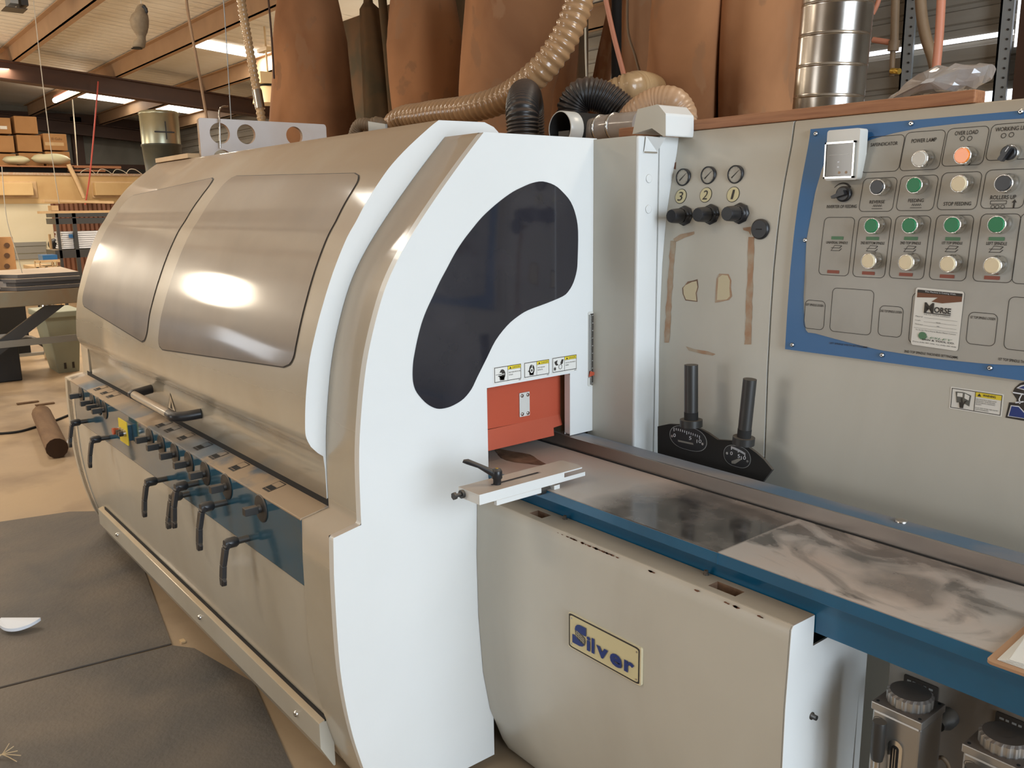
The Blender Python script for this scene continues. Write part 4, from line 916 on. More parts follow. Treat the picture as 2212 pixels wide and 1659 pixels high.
for k_,L_ in (('inkgreen',((1809,514),(1885,515),(1968,515),(2058,516),(2153,516))),('inkred',((1800,587),(1876,590),(1957,593),(2046,597),(2143,600)))):
    b.mat(k_)
    for u,v in L_: p=pc(u,v); fill_poly(b,rrect(p.x-.0145,p.z-.0035,p.x+.0145,p.z+.0035,.001),F_())
# arc over the inverter knob
b.mat('ink'); p=pc(1818,419); A_=[math.radians(35+i*11) for i in range(11)]
n=len(A_); b.add([S_(p.x+.025*math.cos(a),p.z+.025*math.sin(a),EP) for a in A_]+[S_(p.x+(.020+.004*(i/n))*math.cos(a),p.z+(.020+.004*(i/n))*math.sin(a),EP) for i,a in enumerate(A_)],[(i,i+1,n+i+1,n+i) for i in range(n-1)],False)
b.build('panel_printing',CPN)
# push buttons
def button(u,v,cap,kind='flush'):
    # u,v = centre of the visible face, about 24 mm proud of the sheet
    h=.026; p=oncab(u,v,.0105+h); x,z=p.x,p.z; y=cy_(z)-.0105
    b=mb('chrome').lathe((x,0,z),[(.0185,y),(.0185,y-.006),(.0172,y-.008),(.0172,y-h*.85),(.0162,y-h),(.0148,y-h),(.0148,y-h+.002)],32,'y')
    b.mat(cap).lathe((x,0,z),[(.0146,y-h+.004),(.0146,y-h-.0005),(.0134,y-h-.0022)],28,'y')
    return b
for u,v,k,l in [(1986,343,'whitecap','white lamp'),(2078,336,'orange','orange lamp'),(1894,404,'black','black button'),(1974,400,'green','green button'),(2071,397,'creamcap','cream button'),(2167,396,'black','black button'),
    (1882,488,'green','green button'),(1964,487,'green','green button'),(2056,486,'green','green button'),(2152,485,'green','green button'),
    (1875.5,564,'creamcap','cream button'),(1956.6,567,'creamcap','cream button'),(2047,570.6,'creamcap','cream button'),(2143,574,'creamcap','cream button')]:
    button(u,v,k).build('pilot_lamp' if 'lamp' in l else 'push_button',CPN,label=l)
p=oncab(2177,330,.03); x,z=p.x,p.z; y=cy_(z)-.0105
b=mb('chrome').lathe((x,0,z),[(.0165,y),(.0165,y-.008),(.0140,y-.012)],28,'y').mat('black').lathe((x,0,z),[(.0135,y-.012),(.0135,y-.020),(.012,y-.021)],28,'y')
a=math.radians(58); d=Vector((math.cos(a),0,math.sin(a))); s=Vector((-d.z,0,d.x)); c=Vector((x,y-.02,z))
for hh_,w_ in ((.0,.006),): b.add([c+d*.013*i+s*.0045*j+Vector((0,-k*.014,0)) for k in (0,1) for i,j in ((-1.25,-1),(1.05,-1),(1.05,1),(-1.25,1))],[(0,1,2,3),(7,6,5,4),(0,4,5,1),(1,5,6,2),(2,6,7,3),(3,7,4,0)],False)
b.mat('foam'); b.add([c+d*e+s*f_*.0008+Vector((0,-.0145,0)) for e,f_ in ((.002,-1),(.012,-1),(.012,1),(.002,1))],[(0,1,2,3)],False); b.build('selector_switch',CPN)
p=oncab(1818,419,.025); x,z=p.x,p.z; y=cy_(z)-.0105
b=mb('black').lathe((x,0,z),[(.017,y),(.017,y-.010),(.013,y-.011)],28,'y'); a=math.radians(200); d=Vector((math.cos(a),0,math.sin(a))); s=Vector((-d.z,0,d.x)); c=Vector((x,y-.010,z))
b.add([c+d*.013*i+s*.005*j+Vector((0,-k*.014,0)) for k in (0,1) for i,j in ((-.8,-1),(1.6,-.6),(1.6,.6),(-.8,1))],[(0,1,2,3),(7,6,5,4),(0,4,5,1),(1,5,6,2),(2,6,7,3),(3,7,4,0)],False); b.build('speed_knob',CPN)
# feed speed display with clear cover
q0,q1=oncab(1800,283,.03),oncab(1848,388,.03)
xa,xb,za,zb=q0.x,q1.x,q1.z,q0.z; yb_=cy_((za+zb)/2)
b=mb('casing').prism(rrect(xa,za,xb+.003,zb,.006),'y',yb_-.042,yb_-.010); DI=b.build('speed_display',CPN,bevel=.002)
b=mb('screen').box((xa+.004,yb_-.047,za+.009),(xb-.006,yb_-.042,zb-.030)); b.mat('chrome')
for e in ((xa,za+.004,xa+.0035,zb-.026),(xb-.007,za+.004,xb-.0035,zb-.026),(xa,za+.004,xb-.0035,za+.008),(xa,zb-.030,xb-.0035,zb-.026)): b.box((e[0],yb_-.049,e[1]),(e[2],yb_-.042,e[3]))
b.mat('foam')
for dx,dz in ((.45,.36),(.45,.26),): b.box((xa+(xb-xa)*dx-.002,yb_-.0475,za+(zb-za)*dz-.0015),(xa+(xb-xa)*dx+.002,yb_-.047,za+(zb-za)*dz+.0015))
b.mat('bare')
for dx in (.5,.72): b.lathe((xa+(xb-xa)*dx,0,za+(zb-za)*.15),[(.003,yb_-.047),(.003,yb_-.0475)],10,'y')
b.mat('casing').box((xa+(xb-xa)*.15,yb_-.0474,za+(zb-za)*.5),(xa+(xb-xa)*.75,yb_-.047,za+(zb-za)*.505)); b.build('display_cover',CPN)
for u,v in ((1762,289),(1968,267),(2205,241),(1739,519),(1711,745),(1905,767),(2138,795)):
    p=oncab(u,v,.0105); mb('steel').lathe((p.x,0,p.z),[(.0052,p.y+.001),(.0052,p.y-.001),(.003,p.y-.003)],14,'y').mat('darkm').lathe((p.x,0,p.z),[(.0018,p.y-.0028),(.0018,p.y-.0034)],6,'y').build('panel_screw',CPN)
# small service card
TL,BR=oncab(1976,622,.014),oncab(2066,757,.014); tlb=oncab(1964,750,.014); trr=oncab(2081,624,.014)
def CD(e): 
    def f(a,c,h=0):
        xl=tlb.x+(TL.x-tlb.x)*c+.002; xr=BR.x+(trr.x-BR.x)*c+.002; z=BR.z+(TL.z-BR.z)*c-.003*(a-.5); return S_(xl+(xr-xl)*a,z,.0125+e)
    return f
b=mb('paper'); fill_poly(b,rrect(0,0,1,1,.05),CD(0)); b.mat('rust'); 
fill_poly(b,[(.04,.965),(.04,.83),(.35,.85),(.48,.86),(.36,.78),(.58,.77),(.97,.83),(.97,.965)],CD(.0004)); b.mat('ink'); fill_poly(b,[(.04,.965),(.04,.915),(.97,.915),(.97,.965)],CD(.0006))
b.mat('foam'); put_text(b,'This Machine is Cutting With:',CD(.0009),.20,.925,.84,.955); b.mat('ink')
put_text(b,'M',CD(.0008),.22,.59,.42,.76,bold=.03); put_text(b,'ORSE',CD(.0008),.43,.60,.78,.70,bold=.03); fill_poly(b,[(.22,.575),(.78,.575),(.78,.59),(.22,.59)],CD(.0008)); put_text(b,'THE M.K. MORSE COMPANY',CD(.0008),.22,.545,.78,.563)
for i,(t_,c) in enumerate((('Material:',.495),('Length:',.425),('Thickness:',.36))):
    put_text(b,t_,CD(.0008),.05,c,.05+.018*len(t_),c+.022); fill_poly(b,[(.24,c),(.93,c),(.93,c+.003),(.24,c+.003)],CD(.0008))
put_text(b,'Width:',CD(.0008),.50,.425,.60,.445); put_text(b,'TPI:',CD(.0008),.52,.36,.58,.38)
put_text(b,'To Order More Morse Blades Please Contact',CD(.0008),.08,.265,.93,.285); fill_poly(b,[(.04,.305),(.96,.305),(.96,.308),(.04,.308)],CD(.0008))
put_text(b,'SAW & TOOL CO.',CD(.0008),.24,.105,.92,.135,bold=.02); put_text(b,'Phone (540) 387-1246  Fax (540) 380-4588',CD(.0008),.04,.05,.96,.072)
b.mat('inkgreen'); fill_poly(b,[(.24+(.095 if i%2 else .085)*math.cos(i*math.pi/20),.18+(.07 if i%2 else .063)*math.sin(i*math.pi/20)) for i in range(40)],CD(.0007)); put_text(b,'LESLEY',CD(.0009),.30,.15,.88,.18,shear=.3)
b.mat('ink'); b.build('service_card',CPN,label='white blade supplier card on the button panel')
# door warning sticker and the logo
TL,BR=oncab(2054,838),oncab(2162,904); 
w0,w1,z1,z0=oncab(2055,838),oncab(2164,855),None,None
xa=oncab(2055,860).x; xb=oncab(2163,880).x; zt1=oncab(2058,838).z; zb1=oncab(2054,880).z
def WS(e): return lambda a,c,h=0: S_(xa+(xb-xa)*a, zb1+(zt1-zb1)*c, .0006+e)
b=mb('paper'); fill_poly(b,rrect(-.03,-.06,1.03,1.06,.03),WS(0)); b.mat('ink'); Q=lambda a,c,g_,h_,e=.0005: fill_poly(b,[(a,c),(g_,c),(g_,h_),(a,h_)],WS(e))
Q(0,0,1,.03); Q(0,.97,1,1); Q(0,0,.012,1); Q(.988,0,1,1); Q(.475,0,.487,1); b.mat('yellow'); Q(.487,.74,.988,.97,.0004); b.mat('ink'); put_text(b,'WARNING',WS(.0007),.63,.80,.88,.92,bold=.02); fill_poly(b,[(.52,.78),(.60,.78),(.56,.93)],WS(.0007))
for i,t_ in enumerate(('OPEN THE ELECTRICAL CABINET IS AVOID','AND FALL SHORT. THE MACHINE DURING','MOTION IF OPERATING OR MAINTENANCE','FOR SAFETY.','','DO NOT TOUCH THE AREA. THERE IS ELECTRIC','SHOCK TO THE HUMAN BODY.')):
    if t_: put_text(b,t_,WS(.0006),.50,.60-.085*i,.50+.0112*len(t_),.655-.085*i)
b.mat('logogrey'); fill_poly(b,[(.08,.85),(.24,.87),(.24,.35),(.12,.30)],WS(.0005)); fill_poly(b,[(.25,.87),(.40,.76),(.38,.20),(.25,.34)],WS(.0005)); b.mat('paper'); fill_poly(b,[(.12,.80),(.23,.82),(.23,.62),(.12,.62)],WS(.0007)); fill_poly(b,[(.27,.82),(.37,.73),(.36,.50),(.27,.58)],WS(.0007)); b.mat('ink'); fill_poly(b,[(.19,.06),(.26,.06),(.27,.26),(.33,.48),(.28,.44),(.25,.28),(.23,.58),(.20,.56),(.21,.34),(.17,.34)],WS(.0009))
b.build('warning_sticker',mp)
b=mb('ink')
def LG(pts,m,e): b.mat(m); cabpoly(b,pts,e)
LG([(2172,902),(2180,869),(2196,870),(2196,862),(2188,850),(2188,846),(2192,838),(2203,828),(2216,824),(2240,822),(2262,826),(2262,862),(2240,860),(2262,890),(2262,914),(2240,914)],'ink',.0006)
LG([(2177,899),(2184,875),(2202,877),(2214,890),(2240,900),(2258,906),(2258,911)],'foam',.0012); LG([(2180,898),(2186,877),(2201,879),(2214,893),(2240,904),(2252,909)],'navy',.0018)
LG([(2196,838),(2206,832),(2222,829),(2256,831),(2256,850),(2226,846)],'foam',.0012); LG([(2201,838),(2210,834),(2224,832),(2252,834),(2252,846),(2226,842)],'navy',.0018)
LG([(2188,846),(2212,850),(2212,853),(2189,849)],'foam',.0014); LG([(2194,868),(2212,866),(2212,869),(2194,871)],'foam',.0014); LG([(2206,852),(2209,852),(2204,862),(2205,872),(2202,872),(2201,862)],'foam',.0014)
b.build('maker_logo',mp)
# ================================================================== plank, bag, on top of the cabinet
b=mb('wood'); p=on(2105,215,y=.536); b.box((-.06,.536,1.7225),(p.x,.585,1.7485)); o=b.build('plank',None,bevel=.003); o['label']='reddish rough plank lying along the top edge of the control cabinet'; o['category']='plank'
PB=T('crumpled_bag','crumpled clear plastic bag lying on the plank by the corrugated wall','plastic bag')
random.seed(11)
def crumple(b,c,pts,d,amp,yc):
    pass
bp=[on(u,v,y=.60) for u,v in ((1890,222),(1918,196),(1948,178),(1970,158),(2010,140),(2020,142),(2060,138),(2118,137),(2105,160),(2085,185),(2050,198),(2010,203),(1960,212))]
def blob(name,par,k,poly,y0,dep,seed,amp=.012,nx=22,ny=10):
    cx=sum(p.x for p in poly)/len(poly); cz=sum(p.z for p in poly)/len(poly); rnd=random.Random(seed)
    b=mb(k); R_=[]; 
    for j in range(ny+1):
        t=-1+2*j/ny; s=math.sqrt(max(0.02,1-abs(t)**2.5)); ring=[]
        for i in range(len(poly)*2):
            a=poly[i//2]; c=poly[(i//2+1)%len(poly)]; q=a if i%2==0 else (a+c)/2
            v=Vector((cx+(q.x-cx)*s,y0+t*dep,cz+(q.z-cz)*s)); 
            if abs(t)<.98:
                nn=noise.noise(v*22+Vector((seed,0,0))); v+=Vector((nn,noise.noise(v*19+Vector((9,seed,0))),noise.noise(v*25+Vector((3,1,seed)))))*amp
            v.y=max(v.y,.592); v.z=max(v.z,1.7235)
            ring.append(v)
        R_.append(ring)
    b.rings(R_,smooth=False); return b.build(name,par)
blob('bag_film',PB,'plastic',bp,.66,.07,4,.016)
bq=[on(u,v,y=.60) for u,v in ((1965,205),(1968,166),(1990,156),(2014,152),(2008,203))]
blob('dark_content',PB,'gunmetal',bq,.66,.045,6,.004)
# ================================================================== lubricators under the table
def lub(u_l,v_t,label):
    o=T('lubricator',label,'lubricator','pump lubricators under the infeed table')
    y0=.07; p=on(u_l,v_t,y=y0); x=p.x; z=p.z; w=.088; d=.085
    b=mb('alu').box((x,y0,z-.34),(x+w,y0+d,z-.016)); bd=b.build('tank',o,bevel=.004)
    b=mb('alu').box((x-.002,y0-.003,z-.0155),(x+w+.002,y0+d+.002,z)); b.build('lid',o,bevel=.002)
    c=(x+w*.52,y0+d*.5,0); R_=[]
    b=mb('alu')
    for h,r,a in ((z,.036,1),(z+.003,.0375,1),(z+.019,.0375,1),(z+.023,.034,0)):
        R_.append([Vector((c[0]+(r+(.0015 if (k//2)%2 and a else 0))*math.cos(2*math.pi*k/80),c[1]+(r+(.0015 if (k//2)%2 and a else 0))*math.sin(2*math.pi*k/80),h)) for k in range(80)])
    b.rings(R_,smooth=False); cap=b.build('filler_cap',o)
    b=mb('alu'); n=32; f=lambda r:[(c[0]+r*math.cos(a)*.8,c[1]+r*math.sin(a)) for a in [i*2*math.pi/n for i in range(n)]]
    ring_poly(b,f(.0145),f(.0125),lambda a,e,h=0:Vector((a,e,z+.0245))); ring_poly(b,f(.0115),f(.0105),lambda a,e,h=0:Vector((a,e,z+.0245))); put_text(b,'HERG',lambda a,e,h=0:Vector((c[0]-.008+.016*a,c[1]-.004+.008*e,z+.0246)),0,0,1,1); b.build('cap_emblem',cap)
    for dx,dy in ((.006,.006),(w-.006,.006),(w-.006,d-.006),(.006,d-.006)): mb('darkm').lathe((x+dx,y0+dy,z),[(.003,0),(.003,.001)],8).build('lid_screw',o)
    hx=x+.026
    b=mb('steel').cyl((hx,y0-.022,z-.30),(hx,y0-.022,z-.07),.006,n=14); b.mat('gunmetal').lathe((hx,y0-.022,0),[(.010,z-.095),(.0125,z-.08),(.0125,z-.035),(.012,z-.022),(.0115,z-.020)],22); b.mat('steel').box((hx-.006,y0-.022,z-.30),(hx+.006,y0,z-.29)); b.build('pump_handle',o)
    gx=x+.048; 
    fr_=lambda s:[(gx+s*q[0],z-.135+(q[1])) for q in rrect(-.013,-.085,.013,.085,.0125)]
    b=mb('chrome'); b.prism([(gx+q[0],z-.145+q[1]) for q in rrect(-.013,-.09,.013,.09,.0125)],'y',y0-.004,y0); b.mat('darkm').prism([(gx+q[0],z-.145+q[1]) for q in rrect(-.007,-.08,.007,.08,.0065)],'y',y0-.005,y0-.004); b.mat('steel').box((gx-.003,y0-.0056,z-.22),(gx-.0015,y0-.005,z-.07)).box((gx+.0015,y0-.0056,z-.22),(gx+.003,y0-.005,z-.07)); b.build('sight_glass',o)
    b=mb('ink'); ex=x+.016; ez=z-.034; f=lambda r,s:[(ex+r*math.cos(a),ez+s*math.sin(a)) for a in [i*math.pi/12 for i in range(24)]]
    ring_poly(b,f(.013,.008),f(.0122,.0072),lambda a,e,h=0:Vector((a,y0-.0005,e))); put_text(b,'HERG',lambda a,e,h=0:Vector((ex-.009+.018*a,y0-.0005,ez-.003+.006*e)),0,0,1,1); b.build('maker_mark',bd)
    return o
lub(1886,1513,'aluminium pump lubricator left of the other, beside the white sheet cover end')
lub(2082,1605,'aluminium pump lubricator right of the other, cut by the bottom edge')
for u,v,i in ((1954,1455,0),(2152,1535,1)):
    p=on(u,v,y=.244); b=mb('ink'); b.prism(rrect(p.x,p.z-.031,p.x+.066,p.z,.003),'y',.2425,.2445); b.mat('gpipe')
    for r_ in (0,1):
        for j_ in range(5): b.box((p.x+.007+.0105*j_,.2420,p.z-.012-.011*r_),(p.x+.0145+.0105*j_-.002*((j_+r_)%2),.2425,p.z-.008-.011*r_))
    b.build('oil_label',LB)
p=on(2045,1552,y=.235); mb('gunmetal').lathe((p.x,0,p.z),[(.019,.245),(.019,.225),(.012,.215),(.012,.20)],18,'y').mat('bpipe').tube(smoothpath([Vector((p.x-.01,.21,p.z-.09)),Vector((p.x+.012,.20,p.z-.06)),Vector((p.x+.02,.215,p.z-.09)),Vector((p.x-.005,.22,p.z-.15)),Vector((p.x+.03,.22,p.z-.25))],8),.004,8).build('oil_fitting',LB)
# clipboard with papers at the right edge of the table
CL=T('clipboard','brown hardboard clipboard holding loose papers at the right end of the table','clipboard')
a0=on(2128,1428,z=.866)
def rot(px,py,ang): c,s=math.cos(ang),math.sin(ang); return (a0.x+px*c-py*s,a0.y+px*s+py*c)
b=mb('cork').prism([rot(*q,math.radians(2)) for q in rrect(0,.0,.32,.22,.01)],'z',.8635,.868); b.build('board',CL,bevel=.001)
b=mb('paper')
for i in range(5):
    q=[rot(*w_,math.radians(2+i*1.6)) for w_ in ((.012+.004*i,.012),(.30,.010),(.30,.19),(.03,.195),(.010+.005*i,.15))]; b.prism(q,'z',.8685+.0012*i,.8692+.0012*i)
b.build('paper_stack',CL)
b=mb('ink')
for i in range(7):
    q=[rot(*w_,math.radians(8)) for w_ in ((.05,.06+.018*i),(.05+.03+.02*(i%3),.06+.018*i),(.08+.02*(i%3),.0612+.018*i),(.05,.0612+.018*i))]; b.add([(x_,y_,.8744) for x_,y_ in q],[(0,1,2,3)],False)
b.build('handwriting',CL)
# ================================================================== things behind the machine
def single(o,label,cat,group=None):
    o['label']=label; o['category']=cat
    if group: o['group']=group
    return o
def foot(u,y,z=1.686,v=292):
    p=on(u,v,y=y); p.z=z; return p
def bag(name,label,k,sec,y,fold=0.0,seed=1,flat=.8,group='hanging dust bags behind the machine',cat='dust bag'):
    """sec: (v, uLeft, uRight) rows from top to bottom at distance plane y"""
    rows=[]; sec=list(sec)
    full=[]
    sec=[(max(v,-95),a,c) for v,a,c in sec]
    sec=[s_ for i_,s_ in enumerate(sec) if i_==0 or s_[0]>sec[i_-1][0]]
    du=ray((sec[1][1]+sec[1][2])/2,100); cosv=du.y/math.hypot(du.x,du.y)
    for (a,c) in zip(sec,sec[1:]):
        for i in range(8): t=i/8; full.append(tuple(a[j]+(c[j]-a[j])*t for j in range(3)))
    full.append(sec[-1])
    b=mb(k); n=40
    for i,(v,ul,ur) in enumerate(full):
        p,q=on(ul,v,y=y),on(ur,v,y=y); c=(p+q)/2; r=(q.x-p.x)/2*1.0
        # silhouette radius: the bag is round, seen obliquely
        ring=[]
        for kk in range(n):
            a=2*math.pi*kk/n; rr=r*cosv*(1+fold*math.sin(a*3+seed+.6*i/8)+.5*fold*math.sin(a*7+seed*2))
            w=noise.noise(Vector((math.cos(a)*1.5,math.sin(a)*1.5+seed*5,c.z*2.2)))*.06
            ring.append(Vector((c.x+rr*(1+w)*math.cos(a),c.y+rr*(1+w)*math.sin(a)*1.0,c.z)))
        rows.append(ring)
    b.rings(rows[::-1]); return single(b.build(name),label,cat,group)
bag('dust_bag','broad brown cloth dust bag nearest the perforated board, streaked with pale dust','bag',[(-260,640,700),(-60,606,722),(0,602,738),(90,596,760),(200,592,772),(330,588,785),(460,590,790)],2.4,.035,1)
bag('dust_bag','slim dark brown dust bag tied with a knot at its neck','bagd',[(-30,788,800),(6,786,806),(20,778,822),(80,778,838),(180,782,858),(300,786,878),(420,790,880)],2.7,.10,2)
bag('dust_bag','dark brown bulging dust bag left of the big tan one, above the tan hose','bag',[(-260,900,950),(-60,862,975),(0,846,985),(60,840,998),(100,838,1006),(180,846,1004),(260,855,1000),(400,858,1000)],2.3,.03,3)
bag('dust_bag','very wide smooth tan dust bag with the ribbed hose in front','bag',[(-300,1060,1200),(-80,1020,1236),(0,1012,1236),(100,1006,1225),(200,1000,1200),(300,998,1190),(400,1000,1180)],2.05,.02,4)
bag('dust_bag','pale brown dust bag showing low behind the arched black hose','bag',[(-100,1180,1260),(60,1175,1252),(160,1172,1246),(300,1168,1242),(400,1170,1240)],2.8,.03,5)
bag('dust_bag','narrow brown dust bag folded beside the dark post','bag',[(-200,1352,1410),(0,1346,1405),(100,1340,1404),(240,1335,1402),(360,1335,1400)],2.9,.12,6)
bag('dust_bag','left of the two big twin orange-brown dust bags beside the metal duct','bag',[(-300,1450,1560),(-80,1418,1576),(0,1412,1575),(100,1406,1566),(180,1400,1560),(260,1402,1556),(380,1404,1552)],1.95,.035,7)
bag('dust_bag','right of the two big twin orange-brown dust bags beside the metal duct','bag',[(-300,1600,1720),(-80,1570,1748),(0,1562,1742),(100,1556,1732),(180,1552,1722),(260,1550,1716),(380,1550,1700)],2.1,.05,8)
bag('dust_bag','thin brown dust bag leaning in the gap behind the black hoses','bag',[(-60,1330,1360),(40,1308,1345),(120,1290,1325),(260,1262,1305),(360,1255,1300)],3.1,.06,9)
b=mb('bagd'); b.tube(smoothpath([on(822,-80,y=2.5),on(826,0,y=2.5),on(838,120,y=2.5),on(850,270,y=2.5),on(852,400,y=2.5)],6),.035,14); single(b.build('cloth_sleeve'),'long dark olive cloth sleeve hanging between two brown bags','sleeve')
b=mb('darkm').cyl(on(1333,-200,y=2.6),on(1330,420,y=2.6),.03,n=8); b.mat('beam'); single(b.build('steel_post'),'thin dark steel post standing behind the black hose','post')
p=on(1330,60,y=3.3); pa=on(738,60,y=3.35); pb2=on(1250,60,y=3.35); b=mb('bagd').box((pa.x,3.35,0),(pb2.x,3.45,3.46)); single(b.build('added_dark_screen'),'added dark screen that keeps the gaps between the hanging dust bags dark','screen')  # added dark sheet so no bright wall shows between the bags
# hoses
o=single(hose(mb('hose'),[foot(800,1.0),on(850,272,y=.95),on(920,248,y=.95),on(1010,236,y=.95),on(1090,212,y=.98),on(1160,160,y=1.0),on(1215,90,y=1.05),on(1252,0,y=1.1),on(1270,-120,y=1.15)],.058,.031,.13).build('ribbed_hose'),'long tan translucent ribbed hose sweeping up over the hood','hose')
o=single(hose(mb('bhose'),[foot(1131,.62),on(1130,280,y=.62),on(1128,240,y=.63),on(1130,215,y=.70),on(1134,205,y=.80),on(1140,215,y=.92),on(1145,250,y=.98),foot(1148,1.0)],.057,.0125,.10,24).build('ribbed_hose'),'short black ribbed hose looping straight over, left of the open pipe end','hose')
o=single(hose(mb('bhose'),[foot(1240,.80),on(1238,262,y=.80),on(1240,228,y=.80),on(1262,204,y=.82),on(1300,210,y=.86),on(1340,238,y=.90),on(1372,268,y=.93),foot(1400,.90,1.724)],.057,.0115,.09,24).build('ribbed_hose'),'glossy black ribbed hose bending right above the open pipe end','hose')
o=single(hose(mb('hosep'),[foot(1352,.84,1.70),on(1362,268,y=.84),on(1388,238,y=.84),on(1420,222,y=.86),on(1452,222,y=.88),on(1470,244,y=.90),on(1472,266,y=.90),foot(1474,.90,1.724)],.050,.011,.035,24).build('ribbed_hose'),'pale peach ribbed hose arching behind the white cap of the post','hose')
o=single(hose(mb('hosed'),[on(1310,215,y=1.35),on(1345,195,y=1.35),on(1385,186,y=1.45),on(1425,200,y=2.0),on(1450,240,y=2.6),foot(1460,2.7,.3)],.060,.016,.07,24).build('ribbed_hose'),'tan ribbed hose partly seen behind the glossy black hose','hose')
o=single(hose(mb('bpipe'),[foot(745,.75),on(770,280,y=.75),on(800,270,y=.78),on(826,276,y=.82),foot(845,.88)],.030,.012,.10,20).build('ribbed_hose'),'small olive dusty ribbed hose just above the hood crest','hose')
p=on(806,272,y=.72); b=mb('gpipe').prism([(on(u,v,y=.72).x,on(u,v,y=.72).z) for u,v in ((795,262),(832,268))][::-1]+[(on(795,262,y=.72).x,1.685),(on(836,268,y=.72).x,1.685)],'y',.72,.73); single(b.build('metal_flap'),'small grey metal flap beside the olive hose on the hood','flap')
c=on(1211,285,y=.60); r=.036
cz_=c.z+.010
b=mb('darkm').lathe((c.x,0,cz_),[(.040,.86),(.053,.86),(.053,.60),(.052,.597),(.050,.60),(.048,.80),(.001,.80)],32,'y',caps=False); b.mat('casing').lathe((c.x,0,cz_),[(.0545,.65),(.0545,.598),(.0515,.595),(.0512,.60)],32,'y',caps=False); b.mat('gunmetal').box((c.x-.01,.60,cz_-.042),(c.x+.040,.78,cz_-.008)); single(b.build('open_pipe_end'),'open black pipe end with a torn white rim behind the end panel','pipe')
b=mb('clear').tube(smoothpath([on(1275,285,y=.70),on(1300,278,y=.70),on(1335,273,y=.70),on(1385,269,y=.70)],6),.040,22); 
for u,v,y in ((1299,278,.70),(1329,274,.70)):
    q=on(u,v,y=y); b.mat('chrome').lathe((q.x,q.y,q.z),[(.0405,-.004),(.0435,-.004),(.0435,.004),(.0405,.004)],26,'x')
single(b.build('taped_duct'),'dusty film wrapped duct with two metal bands left of the post cap','duct')
# galvanised spiral duct
t0,t1=on(1822,-120,y=1.5),on(1786,250,y=1.5); q0=on(1712,238,y=1.5); q1=on(1866,215,y=1.5)
r=(q1-q0).length*.43; ax=(t1-t0).normalized(); L=(t1-t0).length+.7; b=mb('galv'); path=[];rad=[]
k=0; s=0
while s<L:
    for ds,dr in ((.002,0),(.085,0),(.0918,0),(.0924,.0009),(.0945,.0009),(.0951,0)): path.append(t0+ax*(s+ds)); rad.append(r+dr)
    s+=.098
b.tube(path,rad,40); single(b.build('spiral_duct'),'shiny galvanised round duct standing behind the control cabinet','duct')
# pipes in front of the corrugated wall
def pipe(name,k,pts,r,label,cat='pipe',n=12): return single(mb(k).tube(smoothpath(pts,6),r,n).build(name),label,cat)
Yp=3.0
w=lambda px_,y: px_/F*( (y-CAM.y)/.62)  # rough width in metres
b=mb('bpipe').tube([on(1938,-150,y=Yp),on(1932,90,y=Yp)],.020,14).cyl(on(1932,88,y=Yp),on(1929,110,y=Yp),.026).tube([on(1929,105,y=Yp),on(1926,165,y=Yp)],.013,12)
b.mat('rpipe').cyl(on(1925,92,y=Yp),on(1886,86,y=Yp),.014); b.mat('brass').cyl(on(1926,153,y=Yp-.02),on(1943,154,y=Yp-.03),.014); b.box(tuple(on(1930,158,y=Yp-.04)),tuple(on(1940,149,y=Yp-.02))); single(b.build('air_drop_pipe'),'brown air drop pipe with a tee and a small brass valve','pipe')
pipe('salmon_pipe','rpipe',[on(2038,-100,y=2.2),on(2030,60,y=2.2),on(2022,150,y=2.2)],.0165,'salmon painted vertical pipe ending above the clear plastic bag')
pipe('bent_hose','bpipe',[on(1985,-100,y=2.5),on(1990,20,y=2.5),on(2000,80,y=2.5),on(2016,130,y=2.5),on(2030,200,y=2.5)],.023,'brown bent hose left of the salmon pipe','hose')
pipe('salmon_rod','rpipe',[on(1905,-20,y=2.4),on(1894,12,y=2.4),on(1885,30,y=2.4)],.010,'short salmon pipe stub at the top beside the galvanised duct')
pipe('red_rod','rpipe',[on(1296,-60,y=1.6),on(1324,70,y=1.6),on(1352,180,y=1.6),on(1362,240,y=1.6)],.011,'thin reddish rod slanting down behind the glossy black hose','rod')
pipe('hanging_rope','bpipe',[on(1357,-60,y=1.9),on(1356,60,y=1.9),on(1372,120,y=1.9),on(1383,160,y=1.9)],.006,'thin brown rope with a knot beside the dark post','rope')
pipe('hanging_strap','cord',[on(1262,-110,y=1.9),on(1264,40,y=1.9),on(1265,110,y=1.9),on(1267,170,y=1.9)],.005,'thin pale strap hanging right of the sweeping tan hose','strap')
# things hanging at the left
pipe('brown_pole','purlin',[on(398,-60,y=1.3),on(405,20,y=1.3),on(425,130,y=1.3),on(448,262,y=1.3)],.011,'slanting brown pole left of the perforated board','pole')
pipe('hanging_chain','gpipe',[on(481,-20,y=1.2),on(487,60,y=1.2),on(500,270,y=1.2)],.0035,'thin grey chain hanging in front of the rafter','chain')
pipe('dark_pole','beam',[on(578,-20,y=1.8),on(586,70,y=1.8),on(592,170,y=1.8)],.008,'dark thin pole beside the left dust bag','pole')
o=T('vertical_hose','pale yellow ribbed hose hanging down with silver tape round it','hose')
hose(mb('hosed'),[on(514,-80,y=1.35),on(521,0,y=1.35),on(536,90,y=1.35),on(552,180,y=1.35),on(568,275,y=1.35)],.033,.034,.2,18).build('hose_tube',o)
mb('galv').tube([on(555,196,y=1.35),on(558.5,215,y=1.35),on(562,235,y=1.35)],.0345,18).build('tape_wrap',o)
